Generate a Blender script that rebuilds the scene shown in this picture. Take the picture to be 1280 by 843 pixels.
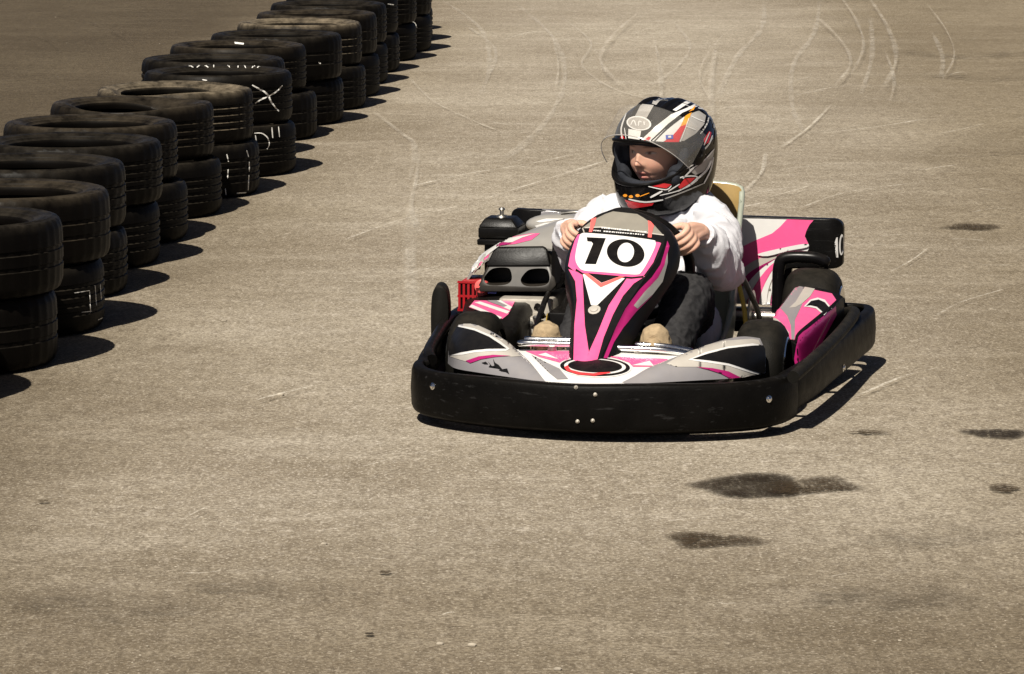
import bpy, bmesh, math, random
from mathutils import Vector, Matrix, noise
from mathutils.bvhtree import BVHTree
random.seed(7)
R = math.radians
sc = bpy.context.scene
for o in list(bpy.data.objects):
    bpy.data.objects.remove(o)
col = sc.collection

# ------------------------------------------------------------------ camera, sky, sun, exposure
FPX, CAMH = 4800.0, 1.70                      # focal length in photo pixels, eye height
PITCH = math.atan(721.5 / FPX)
cd = bpy.data.cameras.new('camera'); cam = bpy.data.objects.new('camera', cd); col.objects.link(cam)
cd.sensor_width = 36.0; cd.lens = FPX / 1280 * 36.0
cd.clip_start = 0.1; cd.clip_end = 3000
cam.location = (0, 0, CAMH); cam.rotation_euler = (math.pi / 2 - PITCH, 0, 0)
sc.camera = cam
SUNV = Vector((0.29, 0.75, -1.0)).normalized()          # the way the light travels
EL = math.asin(-SUNV.z); AZ = math.atan2(-SUNV.x, -SUNV.y)
w = bpy.data.worlds.new('World'); sc.world = w; w.use_nodes = True
wn = w.node_tree.nodes; wl = w.node_tree.links
sky = wn.new('ShaderNodeTexSky'); sky.sky_type = 'NISHITA'; sky.sun_disc = False
sky.sun_elevation = EL; sky.sun_rotation = AZ % (2 * math.pi)
sky.dust_density = 0.9; sky.air_density = 0.22; sky.ozone_density = 0.0
wl.new(sky.outputs[0], wn['Background'].inputs[0]); wn['Background'].inputs[1].default_value = 0.05
sd = bpy.data.lights.new('sun', 'SUN'); sun = bpy.data.objects.new('sun', sd); col.objects.link(sun)
sd.energy = 5.0; sd.angle = R(0.5); sd.color = (1.0, 0.94, 0.84)
sun.rotation_euler = SUNV.to_track_quat('-Z', 'Y').to_euler()
sc.view_settings.view_transform = 'Standard'; sc.view_settings.look = 'None'
sc.view_settings.exposure = 0.57; sc.view_settings.gamma = 1.0

# ------------------------------------------------------------------ helpers
def ray(px, py):
    a = (px - 640) / FPX; b = (421.5 - py) / FPX
    return Vector((a, math.cos(PITCH) + b * math.sin(PITCH), -math.sin(PITCH) + b * math.cos(PITCH)))
CAMP = Vector((0, 0, CAMH))
def ground_pt(px, py, z=0.0):
    r = ray(px, py); t = (z - CAMH) / r.z
    return CAMP + r * t

def nodes_of(name):
    m = bpy.data.materials.new(name); m.use_nodes = True
    return m, m.node_tree.nodes, m.node_tree.links
def ramp(n, l, src, stops):
    r = n.new('ShaderNodeValToRGB'); e = r.color_ramp.elements
    while len(e) < len(stops): e.new(0.5)
    for i, (p, c) in enumerate(stops):
        e[i].position = p; e[i].color = (c, c, c, 1) if not isinstance(c, tuple) else (*c, 1)
    l.new(src, r.inputs[0]); return r
def noise_n(n, l, scale, detail=3, rough=.55, coord='Object', stretch=None):
    tc = n.new('ShaderNodeTexCoord'); t = n.new('ShaderNodeTexNoise')
    t.inputs['Scale'].default_value = scale; t.inputs['Detail'].default_value = detail
    t.inputs['Roughness'].default_value = rough
    src = tc.outputs[coord]
    if stretch:
        mp = n.new('ShaderNodeMapping'); mp.inputs['Scale'].default_value = stretch
        l.new(src, mp.inputs[0]); src = mp.outputs[0]
    l.new(src, t.inputs['Vector']); return t
def mix(n, l, fac, a, b, mode='MIX'):
    m = n.new('ShaderNodeMix'); m.data_type = 'RGBA'; m.blend_type = mode
    for sock, v in ((m.inputs[0], fac), (m.inputs[6], a), (m.inputs[7], b)):
        if isinstance(v, (int, float)): sock.default_value = v
        elif isinstance(v, tuple): sock.default_value = (*v[:3], 1)
        else: l.new(v, sock)
    return m.outputs[2]
def pbr(name, c, rough=.5, metal=0., spec=.5, var=.18, vscale=14, dust=0., dustc=(.30, .25, .19), bump=0., bscale=120,
        rvar=.12, coat=0., scratch=0.):
    m, n, l = nodes_of(name); b = n['Principled BSDF']
    t = noise_n(n, l, vscale, 5, .6)
    dark = tuple(x * (1 - var) for x in c); lite = tuple(min(1, x * (1 + var)) for x in c)
    cc = mix(n, l, ramp(n, l, t.outputs[0], [(.3, 0.), (.7, 1.)]).outputs[0], dark, lite)
    if dust:
        t2 = noise_n(n, l, vscale * 1.7, 6, .68)
        geo = n.new('ShaderNodeNewGeometry'); sx = n.new('ShaderNodeSeparateXYZ'); l.new(geo.outputs['Normal'], sx.inputs[0])
        up = n.new('ShaderNodeMapRange'); up.inputs[1].default_value = .1; up.inputs[2].default_value = .95
        up.inputs[3].default_value = .02; up.inputs[4].default_value = 1.
        l.new(sx.outputs['Z'], up.inputs[0])
        mu = n.new('ShaderNodeMath'); mu.operation = 'MULTIPLY'
        l.new(ramp(n, l, t2.outputs[0], [(.3, 0.), (.75, dust)]).outputs[0], mu.inputs[0]); l.new(up.outputs[0], mu.inputs[1])
        cc = mix(n, l, mu.outputs[0], cc, dustc)
    if scratch:
        t3 = noise_n(n, l, 60, 4, .7, stretch=(.12, 1., 1.6))
        cc = mix(n, l, ramp(n, l, t3.outputs[0], [(.6, 0.), (.74, scratch)]).outputs[0], cc, tuple(min(1, x * 2.5 + .06) for x in c))
    l.new(cc, b.inputs['Base Color'])
    t4 = noise_n(n, l, vscale * 2.3, 4, .6)
    rr = n.new('ShaderNodeMapRange'); rr.inputs[3].default_value = max(.02, rough - rvar); rr.inputs[4].default_value = min(1, rough + rvar)
    l.new(t4.outputs[0], rr.inputs[0]); l.new(rr.outputs[0], b.inputs['Roughness'])
    b.inputs['Metallic'].default_value = metal; b.inputs['Specular IOR Level'].default_value = spec
    if coat: b.inputs['Coat Weight'].default_value = coat; b.inputs['Coat Roughness'].default_value = .12
    if bump:
        tb = noise_n(n, l, bscale, 3, .6); bp = n.new('ShaderNodeBump')
        bp.inputs['Strength'].default_value = bump; bp.inputs['Distance'].default_value = .004
        l.new(tb.outputs[0], bp.inputs['Height']); l.new(bp.outputs[0], b.inputs['Normal'])
    return m

OFF = {}                                        # object -> offset of its local origin in kart coordinates
def finish(o, angle=35):
    for p in o.data.polygons: p.use_smooth = True
    o.data.set_sharp_from_angle(angle=R(angle))
def mk(name, verts, faces, mat, parent=None, angle=35):
    me = bpy.data.meshes.new(name)
    off = OFF.get(parent.name if parent else '', None)
    if off is not None: verts = [Vector(v) - off for v in verts]
    me.from_pydata([tuple(v) for v in verts], [], faces); me.validate(); me.update()
    bm = bmesh.new(); bm.from_mesh(me); bmesh.ops.recalc_face_normals(bm, faces=bm.faces); bm.to_mesh(me); bm.free()
    o = bpy.data.objects.new(name, me); col.objects.link(o)
    if mat: me.materials.append(mat)
    o.parent = parent
    if off is not None: OFF[o.name] = off
    finish(o, angle); return o
def bake(o, angle=35):
    bpy.context.view_layer.update()
    dg = bpy.context.evaluated_depsgraph_get()
    me = bpy.data.meshes.new_from_object(o.evaluated_get(dg)); old = o.data
    o.modifiers.clear(); o.data = me; me.name = o.name
    bpy.data.meshes.remove(old); finish(o, angle); return o
def solidify(o, th, offset=-1, bevel=0, seg=2):
    m = o.modifiers.new('s', 'SOLIDIFY'); m.thickness = th; m.offset = offset
    if bevel:
        b = o.modifiers.new('b', 'BEVEL'); b.width = bevel; b.segments = seg; b.limit_method = 'ANGLE'; b.angle_limit = R(40)
    return bake(o)
def bevel(o, wd, seg=2, ang=30):
    b = o.modifiers.new('b', 'BEVEL'); b.width = wd; b.segments = seg; b.limit_method = 'ANGLE'; b.angle_limit = R(ang)
    return bake(o)
def cat(pts, n=6, closed=False):
    pts = [Vector(p) for p in pts]; out = []; m = len(pts)
    rng = range(m if closed else m - 1)
    for i in rng:
        if closed: p0, p1, p2, p3 = pts[(i - 1) % m], pts[i], pts[(i + 1) % m], pts[(i + 2) % m]
        else: p0, p1, p2, p3 = pts[max(i - 1, 0)], pts[i], pts[i + 1], pts[min(i + 2, m - 1)]
        for k in range(n):
            t = k / n
            out.append(.5 * ((2 * p1) + (p2 - p0) * t + (2 * p0 - 5 * p1 + 4 * p2 - p3) * t * t + (3 * p1 - p0 - 3 * p2 + p3) * t ** 3))
    if not closed: out.append(pts[-1])
    return out
def loft(rings, closed=True, cap=True):
    n = len(rings[0]); V = [Vector(p) for r in rings for p in r]; F = []
    for i in range(len(rings) - 1):
        for j in range(n if closed else n - 1):
            a = i * n + j; b = i * n + (j + 1) % n
            F.append((a, b, b + n, a + n))
    if cap and closed:
        F.append(tuple(range(n - 1, -1, -1))); F.append(tuple((len(rings) - 1) * n + j for j in range(n)))
    return V, F
def tube_vf(path, rad, n=10, sm=5, cap=True, closed=False, round_end=True):
    if not isinstance(rad, (list, tuple)): rad = [rad] * len(path)
    if sm > 1:
        P4 = cat([(*Vector(p), ) for p in path], sm, closed)
        rr = cat([(r, 0, 0) for r in rad], sm, closed); rad = [v.x for v in rr]; path = P4
    path = [Vector(p) for p in path]; m = len(path)
    if round_end and not closed:
        for e in (0, -1):
            d = (path[0] - path[1]).normalized() if e == 0 else (path[-1] - path[-2]).normalized()
            p, r = path[e], rad[e]
            ex = [(p + d * r * .55, r * .84), (p + d * r * .92, r * .4)]
            if e == 0:
                path = [ex[1][0], ex[0][0]] + path; rad = [ex[1][1], ex[0][1]] + list(rad)
            else:
                path = path + [ex[0][0], ex[1][0]]; rad = list(rad) + [ex[0][1], ex[1][1]]
        m = len(path)
    rings = []; up = None
    for i in range(m):
        if closed: t = path[(i + 1) % m] - path[i - 1]
        else: t = path[min(i + 1, m - 1)] - path[max(i - 1, 0)]
        t.normalize()
        if up is None:
            up = Vector((0, 0, 1)) if abs(t.z) < .9 else Vector((1, 0, 0))
        up = (up - t * up.dot(t)).normalized(); sd_ = t.cross(up)
        rings.append([path[i] + (up * math.cos(2 * math.pi * k / n) + sd_ * math.sin(2 * math.pi * k / n)) * rad[i] for k in range(n)])
    if closed: rings.append(rings[0])
    return loft(rings, True, cap and not closed)
def tube(name, path, rad, mat, parent, n=10, sm=5, closed=False, round_end=False):
    V, F = tube_vf(path, rad, n, sm, True, closed, round_end)
    o = mk(name, V, F, mat, parent, 45)
    if closed:
        bm = bmesh.new(); bm.from_mesh(o.data); bmesh.ops.remove_doubles(bm, verts=bm.verts, dist=1e-5)
        bmesh.ops.recalc_face_normals(bm, faces=bm.faces); bm.to_mesh(o.data); bm.free(); finish(o, 45)
    return o
def joinvf(parts):
    V = []; F = []
    for v, f in parts:
        k = len(V); V += [Vector(p) for p in v]; F += [tuple(i + k for i in q) for q in f]
    return V, F
def box_vf(x0, x1, y0, y1, z0, z1):
    V = [(x, y, z) for z in (z0, z1) for x, y in ((x0, y0), (x1, y0), (x1, y1), (x0, y1))]
    return V, [(0, 3, 2, 1), (4, 5, 6, 7), (0, 1, 5, 4), (1, 2, 6, 5), (2, 3, 7, 6), (3, 0, 4, 7)]
def lathe_vf(prof, n=32, axis='z', c=(0, 0, 0), closed_prof=True):
    rings = []
    for k in range(n):
        a = 2 * math.pi * k / n; ring = []
        for r, h in prof:
            p = (r * math.cos(a), r * math.sin(a), h)
            if axis == 'x': p = (h, p[0], p[1])
            elif axis == 'y': p = (p[0], h, p[1])
            ring.append(Vector(p) + Vector(c))
        rings.append(ring)
    m = len(prof); V = [p for r in rings for p in r]; F = []
    for i in range(n):
        for j in range(m if closed_prof else m - 1):
            a = i * m + j; b = i * m + (j + 1) % m; i2 = (i + 1) % n
            F.append((a, b, i2 * m + (j + 1) % m, i2 * m + j))
    return V, F
def grid_vf(rows):
    return loft(rows, False, False)
def prism_vf(poly, f0, f1):
    """poly: list of 2d points; f0/f1 map them to the two faces"""
    n = len(poly); V = [Vector(f0(*p)) for p in poly] + [Vector(f1(*p)) for p in poly]
    F = [tuple(range(n)), tuple(range(2 * n - 1, n - 1, -1))] + [(i, (i + 1) % n, n + (i + 1) % n, n + i) for i in range(n)]
    return V, F
def remesh(name, parts, vox, mat, parent, smooth=4, fac=.5):
    V, F = joinvf(parts)
    o = mk(name, V, F, mat, parent, 180)
    m = o.modifiers.new('r', 'REMESH'); m.mode = 'VOXEL'; m.voxel_size = vox
    if smooth:
        s = o.modifiers.new('sm', 'SMOOTH'); s.iterations = smooth; s.factor = fac
    bake(o, 180)
    if mat and not o.data.materials: o.data.materials.append(mat)
    return o
def ellipsoid_vf(c, r, n=20, m=12, rot=None):
    rings = []
    for i in range(m + 1):
        ph = -math.pi / 2 + math.pi * i / m; ph = max(min(ph, 1.5), -1.5)
        ring = []
        for k in range(n):
            a = 2 * math.pi * k / n
            v = Vector((r[0] * math.cos(ph) * math.cos(a), r[1] * math.cos(ph) * math.sin(a), r[2] * math.sin(ph)))
            if rot: v = rot @ v
            ring.append(v + Vector(c))
        rings.append(ring)
    return loft(rings)

# --- print and paint laid on a surface: outline given on the picture, laid on the real surface it falls on
BV = {}
def bvh(o):
    if o.name not in BV:
        bpy.context.view_layer.update(); M = o.matrix_world
        BV[o.name] = BVHTree.FromPolygons([M @ v.co for v in o.data.vertices], [p.vertices[:] for p in o.data.polygons])
    return BV[o.name]
def crop(x0, y0, s):
    return lambda pts: [(x0 + x / s, y0 + y / s) for x, y in pts]
def decal(name, on, pts, mat, off=.0012, parent=None, cell=3.0, smooth=0, inside=None):
    pts = [Vector((p[0], p[1], 0)) for p in pts]
    if smooth: pts = cat(pts, smooth, True)
    bm = bmesh.new(); vs = [bm.verts.new(p) for p in pts]
    try: f = bm.faces.new(vs)
    except Exception: bm.free(); return None
    bmesh.ops.triangulate(bm, faces=[f])
    xs = [p.x for p in pts]; ys = [p.y for p in pts]
    for lo, hi, ax in ((min(xs), max(xs), 0), (min(ys), max(ys), 1)):
        k = lo + cell
        while k < hi:
            no = Vector((1, 0, 0)) if ax == 0 else Vector((0, 1, 0))
            bmesh.ops.bisect_plane(bm, geom=bm.verts[:] + bm.edges[:] + bm.faces[:], plane_co=no * k, plane_no=no)
            k += cell
    bmesh.ops.triangulate(bm, faces=bm.faces)
    tree = bvh(on); Mi = on.matrix_world.inverted(); par = parent or on
    dists = []; miss = []
    for v in bm.verts:
        d = ray(v.co.x, v.co.y).normalized()
        h, nrm, _, dist = tree.ray_cast(CAMP, d)
        if h is not None:
            if nrm.dot(d) > 0: nrm = -nrm
            v.co = h + nrm * off; v.tag = True
            dists.append(dist)
        else: v.tag = False; miss.append((v, d))
    if dists:
        md = sorted(dists)[len(dists) // 2]
        for v, d in miss:
            h, nrm, _, dd = tree.find_nearest(CAMP + d * md)
            if h is not None and dd < .03:
                if nrm.dot(d) > 0: nrm = (nrm - d * nrm.dot(d)).normalized() if nrm.dot(d) < .6 else -nrm
                v.co = h + nrm * off; v.tag = True
    bad = [v for v in bm.verts if not v.tag]
    bmesh.ops.delete(bm, geom=bad, context='VERTS')
    # no faces stretched across a step in depth
    long = [f for f in bm.faces if max(e.calc_length() for e in f.edges) > .06 + cell * .005]
    bmesh.ops.delete(bm, geom=long, context='FACES')
    if not bm.faces: bm.free(); return None
    for v in bm.verts: v.co = Mi @ v.co
    me = bpy.data.meshes.new(name); bm.to_mesh(me); bm.free(); me.materials.append(mat)
    o = bpy.data.objects.new(name, me); col.objects.link(o); o.parent = par
    for p in me.polygons: p.use_smooth = True
    return o
def stroke(pts, wd, sm=4):
    """a brush stroke in picture pixels -> outline polygon"""
    P = cat([(x, y, 0) for x, y in pts], sm); L = []; Rr = []
    for i, p in enumerate(P):
        t = (P[min(i + 1, len(P) - 1)] - P[max(i - 1, 0)]).normalized(); nn = Vector((-t.y, t.x, 0))
        k = wd * .5 * (1 - .35 * abs(2 * i / (len(P) - 1) - 1) ** 3)
        L.append(p + nn * k); Rr.append(p - nn * k)
    return [(p.x, p.y) for p in L + Rr[::-1]]
def ell(cx, cy, rx, ry, tilt=0, n=36):
    c, s = math.cos(R(tilt)), math.sin(R(tilt)); out = []
    for k in range(n):
        a = 2 * math.pi * k / n; x, y = rx * math.cos(a), ry * math.sin(a)
        out.append((cx + x * c - y * s, cy + x * s + y * c))
    return out
def tag(o, label, category, group=None):
    o['label'] = label; o['category'] = category
    if group: o['group'] = group
    return o

# ------------------------------------------------------------------ materials
def asphalt():
    m, n, l = nodes_of('asphalt'); b = n['Principled BSDF']
    def fac(scale, lo, hi, d=4, r=.6, st=None, a=0., bb=1.):
        return ramp(n, l, noise_n(n, l, scale, d, r, stretch=st).outputs[0], [(lo, a), (hi, bb)]).outputs[0]
    c = mix(n, l, fac(.32, .35, .65, 4, .6), (.255, .212, .155), (.40, .350, .272))      # worn and less worn areas
    c = mix(n, l, fac(1.5, .40, .68, 8, .7, (1., .5, 1.), 0., .62), c, (.190, .155, .108))
    c = mix(n, l, fac(3.0, .48, .72, 9, .72, (.45, 1.1, 1.), 0., .6), c, (.52, .465, .38))   # dusty streaks
    # beyond the tyre wall: old dull surface, plus vignette darkening painted into the colour
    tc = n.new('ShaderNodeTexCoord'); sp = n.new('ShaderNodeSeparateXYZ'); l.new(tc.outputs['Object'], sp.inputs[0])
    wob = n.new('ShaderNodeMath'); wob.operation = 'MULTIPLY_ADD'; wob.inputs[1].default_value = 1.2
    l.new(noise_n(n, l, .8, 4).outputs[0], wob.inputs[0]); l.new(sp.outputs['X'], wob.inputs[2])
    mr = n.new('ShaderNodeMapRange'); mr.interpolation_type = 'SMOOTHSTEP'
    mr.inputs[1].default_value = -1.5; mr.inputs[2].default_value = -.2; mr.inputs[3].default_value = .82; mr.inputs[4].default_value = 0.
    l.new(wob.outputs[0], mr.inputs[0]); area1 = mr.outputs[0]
    # vignette darkening towards the near edge, painted into the ground colour
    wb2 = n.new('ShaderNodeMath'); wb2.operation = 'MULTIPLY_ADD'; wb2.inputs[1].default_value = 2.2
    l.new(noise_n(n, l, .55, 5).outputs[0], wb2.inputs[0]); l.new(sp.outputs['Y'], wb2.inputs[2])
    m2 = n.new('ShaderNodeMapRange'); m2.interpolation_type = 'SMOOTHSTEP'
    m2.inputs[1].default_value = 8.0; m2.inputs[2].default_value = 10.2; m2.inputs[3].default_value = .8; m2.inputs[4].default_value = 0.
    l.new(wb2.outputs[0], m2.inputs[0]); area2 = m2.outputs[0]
    # away from the karts' line: less polish, plus vignette falloff painted into the colour
    xc = n.new('ShaderNodeMath'); xc.operation = 'MULTIPLY_ADD'; xc.inputs[1].default_value = -.045; l.new(sp.outputs['Y'], xc.inputs[0]); l.new(wob.outputs[0], xc.inputs[2])
    sh = n.new('ShaderNodeMath'); sh.operation = 'ADD'; sh.inputs[1].default_value = -.25; l.new(xc.outputs[0], sh.inputs[0])
    ab = n.new('ShaderNodeMath'); ab.operation = 'ABSOLUTE'; l.new(sh.outputs[0], ab.inputs[0])
    m3 = n.new('ShaderNodeMapRange'); m3.interpolation_type = 'SMOOTHSTEP'
    m3.inputs[1].default_value = .45; m3.inputs[2].default_value = 1.9; m3.inputs[3].default_value = 0.; m3.inputs[4].default_value = .95
    l.new(ab.outputs[0], m3.inputs[0]); area3 = m3.outputs[0]
    # stone grain
    c = mix(n, l, fac(22, .47, .58, 10, .85, (1., .55, 1.), 0., .52), c, (.120, .094, .064))
    c = mix(n, l, fac(31, .53, .62, 10, .85, (.8, .5, 1.), 0., .55), c, (.60, .54, .455))
    c = mix(n, l, fac(75, .44, .55, 4, .7, None, .55, 0.), c, (.105, .082, .055))
    c = mix(n, l, fac(120, .57, .66, 3, .6, None, 0., .75), c, (.62, .56, .47))
    vor = n.new('ShaderNodeTexVoronoi'); vor.inputs['Scale'].default_value = 26
    l.new(tc.outputs['Object'], vor.inputs['Vector'])
    c = mix(n, l, ramp(n, l, vor.outputs['Distance'], [(.03, .7), (.09, 0.)]).outputs[0], c, (.42, .37, .30))
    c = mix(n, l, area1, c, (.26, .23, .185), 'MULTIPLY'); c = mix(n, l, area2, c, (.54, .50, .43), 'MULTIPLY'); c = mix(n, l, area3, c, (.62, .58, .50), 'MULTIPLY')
    l.new(c, b.inputs['Base Color']); b.inputs['Roughness'].default_value = .93; b.inputs['Specular IOR Level'].default_value = .25
    bp = n.new('ShaderNodeBump'); bp.inputs['Strength'].default_value = .75; bp.inputs['Distance'].default_value = .006
    l.new(noise_n(n, l, 120, 4, .65).outputs[0], bp.inputs['Height']); l.new(bp.outputs[0], b.inputs['Normal'])
    return m
def film(name, c, lo, hi, amount, scale, rough=.9, patchy=.15):
    """thin dust or oil on the asphalt: broken up by grain, fading to its edge"""
    m, n, l = nodes_of(name); b = n['Principled BSDF']; out = n['Material Output']
    b.inputs['Base Color'].default_value = (*c, 1); b.inputs['Roughness'].default_value = rough
    b.inputs['Specular IOR Level'].default_value = .2
    at = n.new('ShaderNodeAttribute'); at.attribute_name = 'edge'
    t = ramp(n, l, noise_n(n, l, scale, 6, .72).outputs[0], [(lo, 0.), (hi, 1.)]).outputs[0]
    t2 = ramp(n, l, noise_n(n, l, 4, 3, .6).outputs[0], [(.38, patchy), (.62, 1.)]).outputs[0]
    def mul(x, y):
        k = n.new('ShaderNodeMath'); k.operation = 'MULTIPLY'
        for s, v in ((0, x), (1, y)):
            if isinstance(v, float): k.inputs[s].default_value = v
            else: l.new(v, k.inputs[s])
        return k.outputs[0]
    f = mul(mul(mul(t, at.outputs['Fac']), t2), amount)
    tr = n.new('ShaderNodeBsdfTransparent'); mx = n.new('ShaderNodeMixShader')
    l.new(f, mx.inputs[0]); l.new(tr.outputs[0], mx.inputs[1]); l.new(b.outputs[0], mx.inputs[2]); l.new(mx.outputs[0], out.inputs[0])
    return m
def clear(name, tint, fac, rough=.06):
    m, n, l = nodes_of(name); out = n['Material Output']; n.remove(n['Principled BSDF'])
    tr = n.new('ShaderNodeBsdfTransparent'); tr.inputs[0].default_value = (*tint, 1)
    g = n.new('ShaderNodeBsdfPrincipled'); g.inputs['Base Color'].default_value = (.55, .52, .47, 1); g.inputs['Roughness'].default_value = rough
    gl = n.new('ShaderNodeBsdfGlossy'); gl.inputs['Roughness'].default_value = rough
    t = noise_n(n, l, 30, 5, .6); mr = n.new('ShaderNodeMapRange')
    mr.inputs[3].default_value = fac * .5; mr.inputs[4].default_value = fac * 1.5; l.new(t.outputs[0], mr.inputs[0])
    m1 = n.new('ShaderNodeMixShader'); m1.inputs[0].default_value = .035; l.new(tr.outputs[0], m1.inputs[1]); l.new(gl.outputs[0], m1.inputs[2])
    mx = n.new('ShaderNodeMixShader'); l.new(mr.outputs[0], mx.inputs[0]); l.new(m1.outputs[0], mx.inputs[1]); l.new(g.outputs[0], mx.inputs[2])
    l.new(mx.outputs[0], out.inputs[0]); return m
def attr_skin():
    m, n, l = nodes_of('skin'); b = n['Principled BSDF']
    at = n.new('ShaderNodeAttribute'); at.attribute_name = 'tone'
    c = mix(n, l, ramp(n, l, noise_n(n, l, 55, 4).outputs[0], [(.35, 0.), (.7, .22)]).outputs[0], at.outputs['Color'], (.62, .30, .22))
    l.new(c, b.inputs['Base Color']); b.inputs['Roughness'].default_value = .55; b.inputs['Specular IOR Level'].default_value = .35
    b.inputs['Subsurface Weight'].default_value = .12; b.inputs['Subsurface Radius'].default_value = (.01, .004, .002)
    return m
MA = {
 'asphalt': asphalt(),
 'rubber': pbr('old_tyre_rubber', (.0022, .0018, .0015), .45, 0, .05, .35, 9, .26, (.100, .084, .062), .10, 160),
 'rubber_dusty': pbr('dusty_tyre_rubber', (.0024, .002, .0016), .5, 0, .05, .35, 9, .85, (.235, .190, .130), .12, 160),
 'rubber_brown': pbr('brown_tyre_rubber', (.0024, .0019, .0015), .45, 0, .05, .4, 7, .42, (.120, .096, .066), .10, 140),
 'kart_tyre': pbr('kart_tyre_rubber', (.0065, .006, .005), .55, 0, .08, .2, 14, .16, (.12, .10, .075), .3, 300),
 'black': pbr('black_plastic', (.0035, .0032, .003), .36, 0, .12, .3, 20, .06, (.10, .08, .06), .1, 250, scratch=.25),
 'bumper': pbr('scuffed_bumper_plastic', (.0030, .0027, .0024), .45, 0, .06, .4, 12, .05, (.09, .07, .05), .15, 120, scratch=.24),
 'gloss_black': pbr('gloss_black_print', (.004, .0037, .004), .30, 0, .15, .2, 20, .04),
 'pink': pbr('pink_print', (.74, .088, .245), .32, 0, .45, .07, 16, .10, (.55, .40, .40), coat=.35),
 'magenta': pbr('deep_magenta_print', (.33, .010, .115), .35, 0, .45, .08, 16, .08, coat=.3),
 'red': pbr('red_print', (.72, .04, .045), .33, 0, .5, .1, 16, .06, coat=.3),
 'salmon': pbr('salmon_print', (.66, .11, .10), .35, 0, .5, .08, 16, .06),
 'white': pbr('white_print', (.62, .605, .58), .35, 0, .5, .04, 18, .14, (.5, .44, .36), coat=.3),
 'cream': pbr('cream_print', (.40, .37, .325), .36, 0, .5, .06, 18, .16, (.4, .34, .27), coat=.25),
 'grey': pbr('grey_print', (.205, .195, .20), .36, 0, .5, .06, 14, .2, (.36, .31, .25), coat=.25),
 'silver': pbr('silver_print', (.30, .285, .26), .34, 0.1, .5, .08, 14, .2, (.36, .31, .25), coat=.25),
 'charcoal': pbr('charcoal_print', (.006, .0058, .0064), .38, 0, .10, .15, 18, .03),
 'chrome': pbr('chrome', (.80, .79, .77), .16, 1., .5, .05, 30, .05),
 'steel': pbr('dull_steel', (.42, .40, .36), .38, 1., .5, .2, 24, .2),
 'alloy': pbr('cast_alloy', (.36, .33, .28), .5, .25, .5, .25, 30, .35, (.16, .13, .1)),
 'red_metal': pbr('red_enamel', (.30, .009, .013), .33, 0, .5, .18, 22, .15),
 'cable': pbr('yellow_cable', (.55, .36, .04), .5, 0, .5, .1),
 'blue': pbr('blue_enamel', (.05, .08, .40), .4, 0, .5, .1),
 'seat': pbr('fibreglass_seat', (.27, .29, .235), .32, 0, .5, .18, 9, .15, (.36, .31, .24), coat=.3),
 'seat_in': pbr('seat_resin', (.27, .18, .065), .4, 0, .5, .25, 9, .1),
 'tank': pbr('olive_fuel_tank', (.13, .12, .045), .4, 0, .5, .2, 12, .1),
 'screen': pbr('smoked_windscreen', (.20, .185, .155), .22, 0, .5, .15, 12, .35, (.30, .26, .2), .1, 200),
 'hoodie': pbr('white_cotton_fleece', (.52, .515, .535), .95, 0, .1, .03, 40, 0, bump=.25, bscale=420),
 'jeans': pbr('black_denim', (.016, .0155, .0165), .9, 0, .15, .35, 45, .20, (.15, .145, .14), .5, 500),
 'suede': pbr('beige_suede', (.34, .255, .155), .95, 0, .15, .16, 60, 0, bump=.6, bscale=500),
 'sole': pbr('crepe_sole', (.30, .22, .13), .9, 0, .2, .2, 60, 0, bump=.6, bscale=300),
 'lining': pbr('helmet_lining', (.022, .024, .030), .9, 0, .2, .25, 60, 0, bump=.4, bscale=500),
 'helmet': pbr('helmet_lacquer', (.005, .0047, .005), .14, 0, .25, .2, 20, 0, coat=.25),
 'h_white': pbr('helmet_white', (.68, .665, .64), .16, 0, .5, .05, 20, 0, coat=.35),
 'h_silver': pbr('helmet_silver', (.36, .34, .315), .22, 0, .5, .12, 40, 0, coat=.35),
 'h_red': pbr('helmet_red', (.55, .022, .03), .16, 0, .5, .1, 20, 0, coat=.35),
 'h_orange': pbr('helmet_orange', (.85, .32, .03), .16, 0, .5, .12, 20, 0, coat=.35),
 'visor': clear('clear_visor', (.99, .985, .975), .06),
 'eye': pbr('eye_dark', (.03, .02, .015), .2, 0, .5, .2),
 'eye_white': pbr('eye_white', (.62, .57, .53), .3, 0, .5, .05),
 'skin': attr_skin(),
 'chalk_glint': pbr('white_paint_glint', (.62, .60, .55), .9, 0, .2, .3, 60),
 'pebble': pbr('pale_pebble', (.32, .28, .22), .9, 0, .2, .3, 30),
 'duct': pbr('dark_duct_plastic', (.018, .016, .0135), .33, .1, .2, .5, 14, .2, (.16, .13, .1)),
 'oil': film('oil_film', (.018, .012, .006), .36, .47, .97, 70, .6, .7),
 'oil_thin': film('thin_oil_film', (.040, .027, .014), .41, .51, .9, 75, .7, .6),
 'dustmark': film('pale_tyre_mark', (.58, .53, .45), .38, .60, .48, 70, .9, .3),
 'scratch': film('pale_scratch', (.70, .65, .56), .38, .60, .75, 60, .9, .15),
 'rubbermark': film('dark_rubber_mark', (.07, .055, .038), .38, .66, .55, 18),
}

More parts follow.
